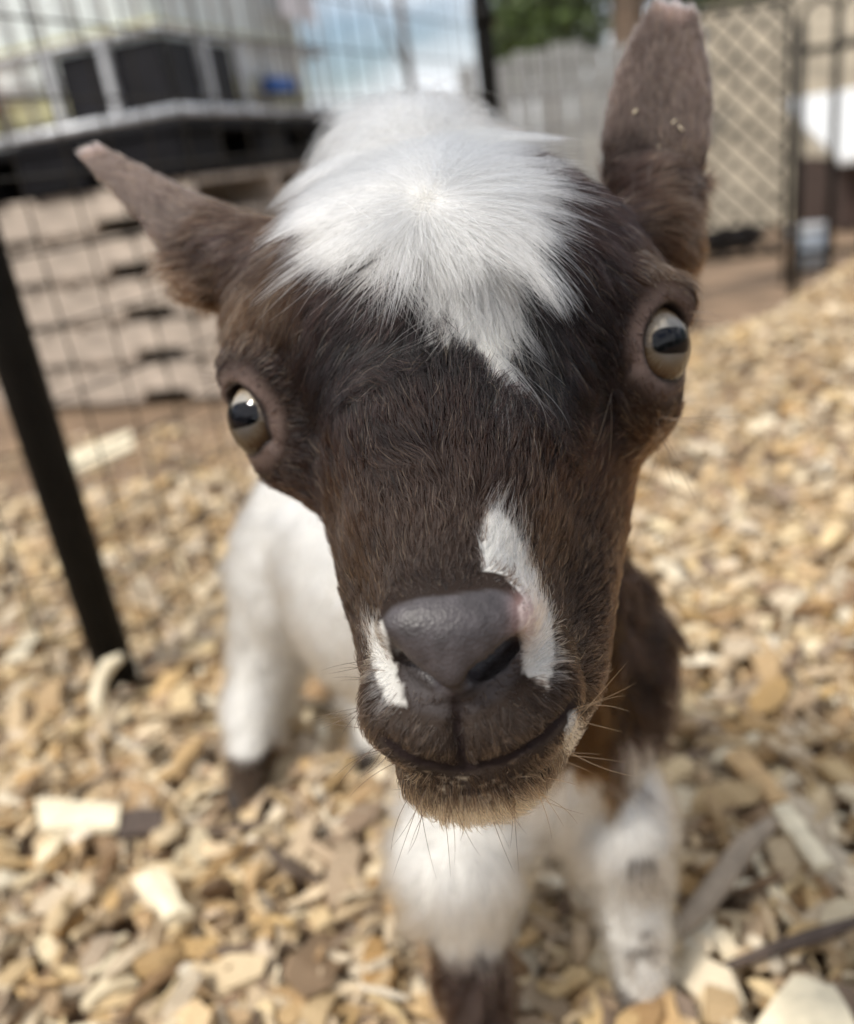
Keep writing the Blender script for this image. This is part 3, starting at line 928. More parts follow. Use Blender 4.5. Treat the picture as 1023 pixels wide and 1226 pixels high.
def flow_dir(P, Nn, k):
    u, v = k['u'], k['v']
    out_x = np.sign(u - 552)
    # crown: away from the whorl; bridge: up and out from the nose; lips and chin: down
    wn_ = wave_noise(P, 260, 41)
    cu, cv = u - (508 + 0.30 * np.maximum(v - 240, 0)) + 14 * wn_, v - 236 + 10 * np.roll(wn_, 3)
    r = np.hypot(cu, cv) + 1e-6
    A = np.stack([cu / r, cv / r + 0.45 * smooth01(v, 250, 300)], 1)
    part = 492 + 0.2 * (v - 240)
    lf = (smooth01(u - part + 10 * wn_, 12, -22) * smooth01(v, 195, 235) * smooth01(v, 345, 310))[:, None]
    AL = np.stack([-1 + 0 * u, -0.04 + 0.22 * smooth01(v, 245, 310) + 0.08 * wn_], 1)
    A = A * (1 - lf) + AL * lf
    rf = (smooth01(u, 585, 625) * smooth01(v, 290, 250))
    A[:, 1] *= 1 - 0.8 * rf
    tf = (smooth01(u - part, -8, 10) * smooth01(u, 640, 620) * smooth01(v, 245, 282) * smooth01(v, 480, 460))[:, None]
    A = A * (1 - tf) + np.stack([(585 - u) * 0.006 + 0.10 * wn_, 1 + 0 * u], 1) * tf
    A[:, 0] += 0.35 * np.sign(u - 545) * smooth01(np.abs(u - 560), 60, 160)
    bu, bv = u - 545, v - 790
    r = np.hypot(bu, bv) + 1e-6
    B = np.stack([1.3 * bu / r, bv / r - 0.25], 1)
    t = smooth01(v + 55 * wave_noise(P, 150, 9), 415, 575)[:, None]
    X = np.stack([out_x * 1.0, -0.1 + 0 * u], 1) * (smooth01(np.abs(u - 555), 10, 120))[:, None]
    D2 = A * (1 - t) + B * t + X * (4 * t * (1 - t)) * 0.7
    lo_ = smooth01(v, 800, 845)[:, None]
    E = np.stack([(u - 550) / 110, 0.9 + 0 * u], 1)
    D2 = D2 * (1 - lo_) + E * lo_
    D3 = np.concatenate([D2, np.zeros((len(P), 1))], 1)
    # ears: along the ear; body: down and back
    ea = k['ear'] > 0.2
    lr = (u > 512)
    D3[ea & lr] = C(806, 10, .252) - C(785, 225, .240)
    D3[ea & ~lr] = C(105, 178, .268) - C(272, 300, .243)
    body = ~k['head']
    gdir = to_cam(np.array([[-0.25, 0.5, -1.0]])) - to_cam(np.array([[0, 0, 0.0]]))
    D3[body] = gdir[0]
    D3 = D3 / (np.linalg.norm(D3, axis=1)[:, None] + 1e-9)
    T = D3 - Nn * np.sum(D3 * Nn, 1)[:, None]
    return T / (np.linalg.norm(T, axis=1)[:, None] + 1e-6)

m, n, l, b = nodes_of('goat hair')
n.remove(b)
hb = n.new('ShaderNodeBsdfHairPrincipled'); hb.parametrization = 'COLOR'
hb.inputs['Roughness'].default_value = 0.30
hb.inputs['IOR'].default_value = 1.30
hb.inputs['Radial Roughness'].default_value = 0.55
ac = n.new('ShaderNodeAttribute'); ac.attribute_name = 'tint'
l.new(ac.outputs['Color'], hb.inputs['Color'])
l.new(hb.outputs[0], n['Material Output'].inputs['Surface'])
MAT_HAIR = m

def hair(name, P, T, Nn, L, lift, rad, col, steps=5, wob=0.10, seed=1, sag=0.0, curl=0.6, clump=None, stray=0.06):
    n = len(P)
    r = np.random.default_rng(seed)
    t = np.linspace(0, 1, steps)
    B = np.cross(Nn, T)
    ang = r.normal(0, wob, n) * np.where(r.random(n) < stray, 3.0, 1.0) + 0.35 * wave_noise(P, 330, seed + 5) * wob * 2
    T2 = T * np.cos(ang)[:, None] + B * np.sin(ang)[:, None]
    lift = np.clip(lift * (1 + 0.3 * r.normal(size=n)), 0.05, 1.5)
    bendv = r.normal(0, 0.10, (n, 1)) * B
    pts = np.zeros((n, steps, 3))
    grav = to_cam(np.array([[0, 0, -1.0]]))[0] - to_cam(np.array([[0, 0, 0.0]]))[0]
    for i, s in enumerate(t):
        ln_ = s + 0 * L
        rise = lift * (s - curl * s * s)
        pts[:, i] = P - Nn * 0.0002 + (L * s)[:, None] * T2 * 1.0 + (L * rise)[:, None] * Nn + (L * s * s)[:, None] * (bendv + sag * grav)
    if clump:
        ng, amt, pw = clump
        gi = r.choice(n, ng, replace=False)
        kd = KDTree(ng)
        for j, g in enumerate(gi): kd.insert(P[g], j)
        kd.balance()
        near = gi[np.array([kd.find(p)[1] for p in P])]
        am = amt * r.uniform(0.35, 1.0, n)
        G = pts[near] - pts[near][:, :1]
        own = pts - pts[:, :1]
        shift = (pts[near][:, :1] - pts[:, :1])
        for i, s in enumerate(t):
            w_ = (am * s ** pw)[:, None]
            pts[:, i] = pts[:, 0] + own[:, i] * (1 - w_) + (G[:, i] + shift[:, 0] * 0.9) * w_
    Wd = to_world(pts.reshape(-1, 3)).astype(np.float32)
    cu = bpy.data.hair_curves.new(name)
    cu.add_curves([steps] * n)
    cu.attributes['position'].data.foreach_set('vector', Wd.ravel()) if 'position' in cu.attributes else cu.points.foreach_set('position', Wd.ravel())
    ra = cu.attributes.get('radius') or cu.attributes.new('radius', 'FLOAT', 'POINT')
    prof = np.clip(1.0 - 0.85 * t ** 2, 0.12, 1)
    rads = (np.asarray(rad) * np.ones(n))[:, None] * prof[None]
    ra.data.foreach_set('value', rads.astype(np.float32).ravel())
    tc_ = cu.attributes.new('tint', 'FLOAT_COLOR', 'CURVE')
    tc_.data.foreach_set('color', np.concatenate([col, np.ones((n, 1))], 1).astype(np.float32).ravel())
    cu.materials.append(MAT_HAIR)
    o = bpy.data.objects.new(name, cu)
    link(o, goat)
    return o

fcen = GV[GQ].mean(1); fnor = fn / (np.linalg.norm(fn, axis=1)[:, None] + 1e-12)
view = -fcen / np.linalg.norm(fcen, axis=1)[:, None]
facing = np.sum(fnor * view, 1)
vis = np.where(facing > -0.25, 1.0, 0.25)
fhead = fcen[:, 2] < 0.315

# short coat of the head
P, Nn = sample(175000, vis * fhead)
k = coat(P, Nn, 1.6)
T = flow_dir(P, Nn, k)
u_, v_ = k['u'], k['v']
ok = (k['mouth'] > 3.2) & (k['phil'] > 4.5) & (k['pad'] < -2) & (k['eye'] > 0.0108) & ~k['blaze']
ok &= ~((np.hypot((u_ - 632) / 16, (v_ - 735) / 30) < 1) & (rng.random(len(P)) < 0.6))
ok &= ~((k['und'] > 0) & (rng.random(len(P)) < 0.35))
ok &= ~((k['eye'] < 0.0155) & (rng.random(len(P)) < 0.72))
v = k['v']; u = k['u']
L = np.where(v < 470, 0.0075, np.where(v < 600, 0.0060, 0.0040))
L = np.interp(v, [150, 430, 520, 600, 690, 760, 830, 900, 990], [0.008, 0.0080, 0.0065, 0.0050, 0.0032, 0.0032, 0.0032, 0.0036, 0.0042])
L = L * (1 + 0.25 * rng.normal(size=len(P))).clip(0.4, 1.7)
L = np.where(k['chin'], L * 1.5, L)
L = L * (1 - k['ear']) + 0.0042 * k['ear']
L = np.where(k['eye'] < 0.018, L * 0.28, np.where(k['eye'] < 0.027, L * 0.55, L))
L = np.where(k['und'] > -8, L * 0.45, L)
L = np.where((k['mouth'] < 40) & (k['v'] < 925), np.minimum(L, np.maximum(0.0009, k['mouth'] * 0.00013)), L)
L = np.where(k['phil'] < 20, np.minimum(L, 0.0022), L)
L = np.where(k['pad'] > -14, L * 0.5, L)
nb_ = smooth01(np.where(v < 460, poly_in(u, v, BLAZE), -99), -45, 0)
L = L * (1 - 0.55 * nb_)
lift = np.where(v < 520, 0.42, 0.55)
lift = np.where(k['ear'] > 0.3, 0.3, lift)
L = np.where(k['muz'], L * 1.3, L); lift = np.where(k['muz'], 0.40, lift)
col = k['col'] * np.exp(rng.normal(-0.08, 0.45, len(P)))[:, None]
pale = (rng.random(len(P)) < np.where(k['side'] > 0.3, 0.13, 0.045)) & (col.mean(1) < 0.2)
col[pale] = np.array([0.22, 0.15, 0.09])
hair('fur', P[ok], T[ok], Nn[ok], L[ok], lift[ok], 0.000064, np.clip(col[ok], 0.005, 0.93), 4, 0.20, 21, clump=(6500, 0.72, 1.2))

# white blaze and top knot, long and swept
wb = K['blaze'][GQ].mean(1)
wb = np.where(wb > 0.3, 1.0, 0.0) * np.where(facing > -0.5, 1, 0.4)
P, Nn = sample(76000, wb)
k = coat(P, Nn, 1.6)
T = flow_dir(P, Nn, k)
top = smooth01(k['v'], 290, 170)
L = np.interp(k['v'], [120, 200, 260, 330, 420], [0.021, 0.0185, 0.0175, 0.0155, 0.015]) * (1 + 0.42 * rng.normal(size=len(P))).clip(0.35, 1.9)
col = WHITE * (rng.uniform(0.72, 1.10, len(P)) * (1 + 0.10 * wave_noise(P, 1100, 33)))[:, None]
yel = smooth01(wave_noise(P, 150, 31), 0.1, 0.9)[:, None]
col = col * (1 - yel * np.array([0.02, 0.06, 0.18]))
clump_dir = wave_noise(P, 700, 77) * 0.5 + wave_noise(P, 260, 78) * 0.4
Bq = np.cross(Nn, T)
T = T + Bq * (0.55 * clump_dir)[:, None]; T /= np.linalg.norm(T, axis=1)[:, None]
back = smooth01(k['d'], 0.215, 0.24)
hair('white_blaze', P, T, Nn, L, 0.18 + 0.75 * back, 0.000062, np.clip(col, 0, 0.93), 7, 0.16 + 0.35 * back, 22, 0.03, 0.95, clump=(750, 0.9, 1.1), stray=0.22)

# body coat
P, Nn = sample(70000, (~fhead) * np.where(facing > -0.3, 1.0, 0.5))
k = coat(P, Nn, 1.2)
T = flow_dir(P, Nn, k)
L = 0.0145 * (1 + 0.3 * rng.normal(size=len(P))).clip(0.4, 1.8)
L = np.where(k['W'][:, 2] < 0.05, L * 0.75, L)
col = k['col'] * rng.uniform(0.8, 1.2, len(P))[:, None]
okb = k['W'][:, 2] > 0.012
hair('body_fur', P[okb], T[okb], Nn[okb], L[okb], 0.7, 0.00014, np.clip(col, 0, 0.93)[okb], 5, 0.40, 23, clump=(1000, 0.85, 0.9))

# whiskers and lashes
def whiskers(spec, name, seed):
    r = np.random.default_rng(seed)
    P, T, Nn, L, Cc = [], [], [], [], []
    for (u, v, du, dv, dz, ln_, cc, cnt, spr) in spec:
        for _ in range(cnt):
            uu, vv = u + r.normal() * spr, v + r.normal() * spr
            p = surf(uu, vv)
            t = np.array([du + r.normal() * 0.25, dv + r.normal() * 0.25, dz + r.normal() * 0.2]); t /= np.linalg.norm(t)
            P.append(p); T.append(t); n_ = np.array([r.normal() * .5, -0.3 + r.normal() * .4, -0.6]); n_ -= t * (n_ @ t); Nn.append(n_ / np.linalg.norm(n_))
            L.append(ln_ * r.uniform(0.6, 1.3)); Cc.append(cc)
    return hair(name, np.array(P), np.array(T), np.array(Nn), np.array(L), 0.25, 0.00006, np.array(Cc), 8, 0.1, seed, 0.06, 0.9)
DK, TN, PL = (0.03, 0.02, 0.015), (0.16, 0.09, 0.05), (0.55, 0.45, 0.32)
whiskers([(450, 800, -1, 0.1, 0.2, 0.008, DK, 7, 8), (452, 850, -1, 0.35, 0.2, 0.010, DK, 8, 10), (470, 895, -0.9, 0.6, 0.2, 0.010, DK, 8, 8),
          (500, 955, -0.35, 1, 0.2, 0.013, DK, 8, 10), (545, 970, 0.05, 1, 0.2, 0.013, DK, 7, 12), (600, 965, 0.3, 1, 0.2, 0.013, DK, 7, 12),
          (682, 900, 0.9, 0.3, 0.2, 0.013, TN, 8, 9), (675, 930, 0.9, 0.5, 0.1, 0.012, PL, 5, 8), (690, 850, 1, -0.2, 0.3, 0.013, TN, 5, 8),
          (640, 945, 0.7, 0.7, 0.2, 0.012, TN, 6, 8)], 'whiskers', 51)
whiskers([(785, 505, 0.55, 0.8, 0.1, 0.022, DK, 6, 5), (790, 500, 1, 0.15, 0.1, 0.022, TN, 4, 5), (735, 470, -0.15, 1, -0.2, 0.020, PL, 2, 3),
          (262, 330, -0.5, -1, -0.1, 0.020, DK, 7, 12), (270, 350, -0.7, -0.7, -0.1, 0.020, DK, 6, 12), (780, 250, 0.1, -1, -0.2, 0.018, DK, 10, 14),
          (815, 378, 1, 0.1, -0.1, 0.008, DK, 8, 5), (280, 455, -1, -0.1, 0.1, 0.008, DK, 7, 5)], 'lashes', 52)

# ---------------- hooves
def hoof_mesh():
    bm = bmesh.new()
    for s in (-1, 1):
        r = bmesh.ops.create_cone(bm, cap_ends=True, segments=14, radius1=0.0095, radius2=0.0066, depth=0.024)
        for v in r['verts']:
            v.co.y *= 1.35
            if v.co.z < 0: v.co.y -= 0.004
            v.co.x = v.co.x * 0.82 + s * 0.0068
            v.co.z += 0.012
    bmesh.ops.bevel(bm, geom=[e for e in bm.edges if e.calc_face_angle(0) > 0.7], offset=0.0012, segments=2, affect='EDGES')
    me = bpy.data.meshes.new('hoof'); bm.to_mesh(me); bm.free()
    me.polygons.foreach_set('use_smooth', [True] * len(me.polygons))
    return me
MAT_HOOF = plain('dark horn', (0.035, 0.028, 0.024), 0.5, vary=0.4, scale=150, bump=0.3)
hm = hoof_mesh()
for h in (hoofFR, hoofFL, hoofHL, hoofHR):
    obj('hoof', hm, MAT_HOOF, goat, (h[0], h[1], h[2] - 0.008), (0, 0, 0.15))

# ------------------------------------------------------------------ pen fence
LOW = -0.29
def gz(x, y): return float(ground_z(x, y))
p1 = ground_at(150, 838, 0.0)
r2 = W(591, 60, 1.38); p2 = np.array([r2[0] - 0.012, r2[1], gz(r2[0], r2[1])])
r3 = W(826, 310, 1.95); p3 = np.array([r3[0], r3[1], gz(r3[0], r3[1])])
p0 = np.array([-0.86, 0.52, 0.0])
def post(p, top, label, r=0.0155):
    o = empty('fence_post', (p[0], p[1], p[2]))
    obj('tube', tube_mesh('tube', [(0, 0, -0.06), (0, 0, top)], r, 14), MAT_BLACK, o)
    obj('cap', tube_mesh('cap', [(0, 0, top), (0, 0, top + 0.012), (0, 0, top + 0.018)], [r * 1.15, r * 1.15, r * 0.6], 14), MAT_BLACK, o)
    for z in (0.62,):
        obj('clamp', tube_mesh('clamp', [(0, 0, z), (0, 0, z + 0.025)], r * 1.18, 14), MAT_BLACK, o)
    tag(o, label, 'post', 'black posts of the wire pen')
post(p1, 0.98, 'thick black fence post leaning in at the pallets, its foot in the chips')
post(p2, 1.25, 'black fence post rising against the sky behind the white top knot')
post(p3, 1.25 - 0.62, 'black fence post half hidden between ear and brow')

def wire_panel(a, b, h, step, label, r=0.0010):
    a, b = np.array(a), np.array(b)
    L = np.linalg.norm((b - a)[:2]); ang = math.atan2(b[1] - a[1], b[0] - a[0])
    o = empty('wire_mesh_panel', (a[0], a[1], min(a[2], b[2]) + 0.015), ang)
    vm_ = tube_mesh('wire', [(0, 0, 0), (0, 0, h)], r, 6)
    hm_ = tube_mesh('wire', [(0, 0, 0), (L, 0, 0)], r, 6)
    n = int(L / step)
    for i in range(1, n + 1): obj('wire', vm_, MAT_WIRE, o, (i * L / (n + 1), 0, 0))
    for i in range(int(h / step) + 1): obj('wire', hm_, MAT_WIRE, o, (0, 2.1 * r, i * step))
    tag(o, label, 'wire mesh', 'wire mesh panels of the pen')
wire_panel(p0, p1, 1.0, 0.05, 'fine wire mesh to the left of the thick black post')
wire_panel(p1, p2, 1.15, 0.05, 'fine wire mesh in front of the pallet stack')
wire_panel(p2, p3, 1.15, 0.05, 'fine wire mesh between the two farther black posts')

# ------------------------------------------------------------------ pallet stack with tank
YAW = math.radians(-20)
cn = W(236, 235, 2.62)
def at_stack(name, z): return empty(name, (cn[0], cn[1], z), YAW)
LX, LY, PH = 1.0, 1.2, 0.141
def stringer_mesh():
    h = 0.096
    prof = [(-LX, 0), (-0.985, 0), (-0.975, 0.030), (-0.80, 0.030), (-0.79, 0), (-0.38, 0), (-0.37, 0.032), (-0.19, 0.032), (-0.18, 0), (0, 0), (0, h), (-LX, h)]
    bm = bmesh.new()
    f = bm.faces.new([bm.verts.new((x, 0, z)) for x, z in prof])
    e = bmesh.ops.extrude_face_region(bm, geom=[f])
    bmesh.ops.translate(bm, verts=[g for g in e['geom'] if isinstance(g, bmesh.types.BMVert)], vec=(0, 0.04, 0))
    bmesh.ops.recalc_face_normals(bm, faces=bm.faces)
    me = bpy.data.meshes.new('stringer'); bm.to_mesh(me); bm.free(); return me
sm = stringer_mesh(); sm.materials.append(MAT_PALLET)
bmesh_top = box_mesh('deck_board', (0, 0, 0), (0.115, LY, 0.020), 0.003); bmesh_top.materials.append(MAT_PALLET)
names = ['lowest wooden pallet of the stack, lying on the ground', 'second wooden pallet from the bottom of the stack', 'middle wooden pallet of the stack of five',
         'fourth wooden pallet from the bottom of the stack', 'topmost wooden pallet, right under the black plastic one']
for i in range(5):
    o = at_stack('wooden_pallet', LOW + i * PH)
    o.location.x += random.uniform(-0.02, 0.02); o.location.y += random.uniform(-0.01, 0.02)
    for j in range(3): obj('stringer', sm, None, o, (0, 0.003 + j * (LY - 0.046) / 2, 0.0205))
    for j in range(7): obj('deck_board', bmesh_top, None, o, (-LX + j * (LX - 0.115) / 6, 0.016, 0.117))
    for j in range(4): obj('deck_board', bmesh_top, None, o, (-LX + [0, 0.37, 0.50, LX - 0.115][j], 0.016, 0))
    tag(o, names[i], 'pallet', 'stacked wooden pallets')
zb = LOW + 5 * PH
o = at_stack('plastic_pallet', zb)
obj('deck', box_mesh('deck', (-LX - 0.02, -0.02, 0.125), (0.02, LY + 0.02, 0.160), 0.008), MAT_BLACKPLASTIC, o)
for ix in range(3):
    for iy in range(3):
        x0 = [-LX - 0.01, -LX / 2 - 0.12, -0.26][ix]; y0 = [-0.01, LY / 2 - 0.1, LY - 0.24][iy]
        obj('block', box_mesh('block', (x0, y0, 0.022), (x0 + 0.25, y0 + 0.24, 0.126), 0.012), MAT_BLACKPLASTIC, o)
for ix in range(3):
    x0 = [-LX - 0.01, -LX / 2 - 0.12, -0.26][ix]
    obj('runner', box_mesh('runner', (x0, -0.012, 0), (x0 + 0.25, LY + 0.01, 0.0215), 0.005), MAT_BLACKPLASTIC, o)
tag(o, 'black plastic pallet on top of the wooden pallets, under the tank', 'pallet')

zt = zb + 0.162
tank = at_stack('liquid_tank', zt)
def rounded_tank(lo, hi, bev, name):
    bm = bmesh.new(); bm_box(bm, lo, hi, 0)
    bmesh.ops.bevel(bm, geom=list(bm.edges), offset=bev, segments=5, affect='EDGES', profile=0.5)
    me = bpy.data.meshes.new(name); bm.to_mesh(me); bm.free()
    me.polygons.foreach_set('use_smooth', [True] * len(me.polygons)); return me
obj('tank_shell', rounded_tank((-LX + 0.04, 0.05, 0.10), (-0.05, LY - 0.04, 1.05), 0.08, 'tank_shell'), MAT_TANK, tank)
obj('tank_foot', rounded_tank((-LX + 0.055, 0.065, 0.035), (-0.065, LY - 0.055, 0.16), 0.03, 'tank_foot'), MAT_TANKBASE, tank)
rail = lambda pts, r: tube_mesh('rail', pts, r, 8)
for z in (0.018, 0.235, 0.55, 0.85):
    r_ = 0.017 if z < 0.1 else 0.010
    obj('rail', rail([(-LX, 0, z), (0, 0, z)], r_), MAT_GALV, tank)
    obj('rail', rail([(0, 0, z), (0, LY, z)], r_), MAT_GALV, tank)
    obj('rail', rail([(-LX, LY, z), (0, LY, z)], r_), MAT_GALV, tank)
    obj('rail', rail([(-LX, 0, z), (-LX, LY, z)], r_), MAT_GALV, tank)
bar = tube_mesh('bar', [(0, 0, 0.018), (0, 0, 1.05)], 0.007, 8)
bar2 = tube_mesh('bar', [(0, 0, 0.235), (0, 0, 1.05)], 0.007, 8)
for i in range(9): obj('bar', bar2 if i > 4 else bar, MAT_GALV, tank, (-LX + (i + 0.5) * LX / 9, -0.012, 0))
for i in range(10): obj('bar', bar2 if i < 4 else bar, MAT_GALV, tank, (0.012, (i + 0.5) * LY / 10, 0))
seam = MAT_TANKBASE
obj('seam_rim', box_mesh('seam_rim', (-LX + 0.03, 0.028, 0.245), (-0.03, 0.06, 0.27), 0.01), seam, tank)
obj('seam_rim', box_mesh('seam_rim', (-0.06, 0.062, 0.245), (-0.028, LY - 0.05, 0.27), 0.01), seam, tank)
for x0, x1 in ((-0.385, -0.215), (-0.19, -0.02)):
    obj('corner_plate', box_mesh('corner_plate', (x0, 0.012, 0.036), (x1, 0.02, 0.215), 0.002), MAT_PLATE, tank)
for y0, y1 in ((0.022, 0.19), (0.22, 0.42)):
    obj('corner_plate', box_mesh('corner_plate', (-0.02, y0, 0.036), (-0.012, y1, 0.215), 0.002), MAT_PLATE, tank)
for x0 in (-0.415, -0.213):
    obj('frame_post', box_mesh('frame_post', (x0, -0.016, 0.03), (x0 + 0.026, 0.010, 0.24), 0.004), MAT_GALV, tank)
for y0 in (0.193, 0.43):
    obj('frame_post', box_mesh('frame_post', (-0.010, y0, 0.03), (0.016, y0 + 0.028, 0.24), 0.004), MAT_GALV, tank)
obj('valve_cap', tube_mesh('valve_cap', [(-0.70, -0.06, 0.14), (-0.70, 0.0, 0.14), (-0.70, 0.07, 0.14)], [0.035, 0.04, 0.03], 14), MAT_ORANGE, tank)
obj('tap_cover', box_mesh('tap_cover', (-0.03, 0.60, 0.075), (0.045, 0.80, 0.125), 0.012), MAT_BLUE, tank)
obj('paper_label', box_mesh('paper_label', (0.024, 0.78, 0.33), (0.028, 1.12, 0.46), 0.001), MAT_LABEL, tank)
tag(tank, 'milky white liquid tank in a galvanised cage on the black pallet', 'tank')

# ------------------------------------------------------------------ things behind the pen
# pale board fence
fa, fb = W(560, 185, 6.2), W(850, 150, 6.6)
o = empty('board_fence', (fa[0], fa[1], LOW), math.atan2(fb[1] - fa[1], fb[0] - fa[0]))
L = math.hypot(fb[0] - fa[0], fb[1] - fa[1])
nb = 14
for i in range(nb):
    h = 1.22 + random.uniform(-0.04, 0.04)
    obj('board', box_mesh('board', (0, 0, 0), (L / nb - 0.022, 0.02, h), 0.004), MAT_BOARD, o, (i * L / nb, random.uniform(-0.004, 0.004), 0.02))
for z in (0.3, 0.95):
    obj('rail', box_mesh('rail', (0, 0.027, z), (L, 0.07, z + 0.08), 0.004), MAT_BOARD, o)
tag(o, 'pale grey board fence standing under the green trees', 'fence')

# trees
def leaf_cloud(name, blobs, n, size, seed):
    r = np.random.default_rng(seed)
    c = []
    for (x, y, z, rx, ry, rz, w) in blobs:
        k_ = int(n * w)
        d_ = r.normal(size=(k_, 3)); d_ /= np.linalg.norm(d_, axis=1)[:, None]
        c.append(np.array([x, y, z]) + d_ * (r.random((k_, 1)) ** 0.45) * np.array([rx, ry, rz]))
    c = np.concatenate(c); m_ = len(c)
    a = r.normal(size=(m_, 3)); a /= np.linalg.norm(a, axis=1)[:, None]
    b2 = np.cross(a, r.normal(size=(m_, 3))); b2 /= np.linalg.norm(b2, axis=1)[:, None]
    s = size * r.uniform(0.6, 1.4, (m_, 1))
    V_ = np.stack([c - a * s, c + b2 * s * 0.5, c + a * s, c - b2 * s * 0.5], 1).reshape(-1, 3)
    return mesh_np(name, V_, np.arange(m_ * 4).reshape(-1, 4))
def tree(base, trunk_r, height, blobs, n, size, label, seed, lean=(0.1, 0.0)):
    o = empty('tree', tuple(base))
    r = random.Random(seed)
    pts = [(lean[0] * t * t * height + 0.03 * math.sin(4 * t + seed), lean[1] * t * height, t * height) for t in [i / 7 for i in range(8)]]
    obj('trunk', tube_mesh('trunk', pts, [trunk_r * (1.25 if i == 0 else 1.05 - 0.09 * i) for i in range(8)], 12), MAT_BARK, o)
    for i in range(7):
        t0 = pts[r.randint(3, 6)]; a = r.uniform(0, 6.28); ln_ = r.uniform(0.35, 0.6) * height * 0.6
        e = [(t0[0] + math.cos(a) * ln_ * s, t0[1] + math.sin(a) * ln_ * s, t0[2] + ln_ * 0.5 * s + 0.1 * s * s) for s in (0, 0.4, 0.75, 1)]
        obj('limb', tube_mesh('limb', e, [trunk_r * 0.42 * q_ for q_ in (1, 0.75, 0.5, 0.2)], 8), MAT_BARK, o)
    if n: obj('crown', leaf_cloud('crown', blobs, n, size, seed), MAT_LEAF, o)
    tag(o, label, 'tree')
t1 = W(750, 60, 8.6)
tree((t1[0], t1[1], LOW), 0.20, 4.6, [(0, 0.2, 3.4, 1.5, 1.4, 1.1, 0.5), (-0.7, 0.5, 1.75, 0.75, 0.8, 0.55, 0.26), (1.1, 0.3, 2.2, 0.9, 0.9, 0.9, 0.32)], 6500, 0.07, 'thick trunked green tree behind the upright ear', 4)
t2 = W(650, 40, 10.5)
tree((t2[0], t2[1], LOW), 0.13, 3.8, [(0, 0, 2.0, 0.75, 0.8, 0.8, 0.5), (-0.2, 0, 3.2, 0.9, 0.9, 0.9, 0.5)], 2400, 0.07, 'small leafy green tree letting bright sky through beside the post', 5)
t3 = W(1010, 0, 11.0)
tree((t3[0], t3[1], LOW), 0.16, 4.2, [(0, 0, 2.4, 1.6, 1.0, 0.9, 0.6), (-1.2, 0, 2.2, 1.0, 0.9, 0.6, 0.4)], 4200, 0.08, 'dark green tree above the tan bank', 6)
t4 = W(486, 60, 3.7)
tree((t4[0], t4[1], LOW), 0.019, 2.3, [], 0, 0.02, 'thin bare sapling against the bright sky', 8, (0.03, 0))

# unseen trees added on the other sides, dimming the low sky the eyes mirror
r_ = np.random.default_rng(91)
wd = []
for i in range(46):
    a = math.radians(62 + 278 * (i + r_.uniform(-0.4, 0.4)) / 45)           # round from the right, behind the camera, to the left
    R_ = r_.uniform(9.5, 13)
    h_ = r_.uniform(2.6, 4.6)
    wd.append((R_ * math.sin(a), R_ * math.cos(a), LOW + h_ * 0.5, r_.uniform(0.9, 1.5), r_.uniform(0.9, 1.5), h_ * 0.55, 1 / 46))
tag(obj('added_treeline', leaf_cloud('added_treeline', wd, 26000, 0.17, 92), MAT_LEAF), kind='stuff')

# dry bank beyond the gate
bx_ = np.linspace(0.6, 14, 50); by_ = np.linspace(5.0, 14, 40)
BX, BY = np.meshgrid(bx_, by_, indexing='ij')
BZ = LOW - 0.03 + 1.75 * smooth01(BY, 5.2, 9.5) * smooth01(BX - 0.12 * BY, 0.2, 2.4)
BZ = BZ + 0.08 * np.sin(2.1 * BX) * np.cos(1.7 * BY) * smooth01(BY, 5.5, 7)
bi = np.arange(BX.size).reshape(BX.shape)
o = obj('bank', mesh_np('bank', np.stack([BX, BY, BZ], -1).reshape(-1, 3), np.stack([bi[:-1, :-1], bi[1:, :-1], bi[1:, 1:], bi[:-1, 1:]], -1).reshape(-1, 4), True), MAT_BANK)
tag(o, kind='structure')

# chain link gate
ga, gb = W(800, 160, 3.25), W(944, 140, 3.2)
L = math.hypot(gb[0] - ga[0], gb[1] - ga[1])
o = empty('chain_link_gate', (ga[0], ga[1], LOW), math.atan2(gb[1] - ga[1], gb[0] - ga[0]))
z0, z1 = 0.13, 1.00
for a, b2 in (((0, 0, 0.06), (0, 0, z1)), ((L, 0, 0.0), (L, 0, z1 + 0.02)), ((0, 0, z1), (L, 0, z1)), ((0, 0, z0), (L, 0, z0))):
    obj('frame', tube_mesh('frame', [a, b2], 0.011, 10), MAT_BLACK, o)
stp = 0.092
for s in (1, -1):
    i = -int((z1 - z0) / stp) - 1
    while i * stp < L:
        x0 = i * stp; pts = []
        for t in (0, 1):
            pass
        xa, xb = max(0, x0), min(L, x0 + (z1 - z0))
        if xb - xa > 0.02:
            za, zb_ = z0 + (xa - x0), z0 + (xb - x0)
            if s < 0: za, zb_ = z0 + z1 - za, z0 + z1 - zb_
            obj('wire', tube_mesh('wire', [(xa, 0.004 * s, za), (xb, 0.004 * s, zb_)], 0.0070, 6), MAT_WIRE, o)
        i += 1
tag(o, 'diamond mesh gate in front of the tan bank', 'gate')

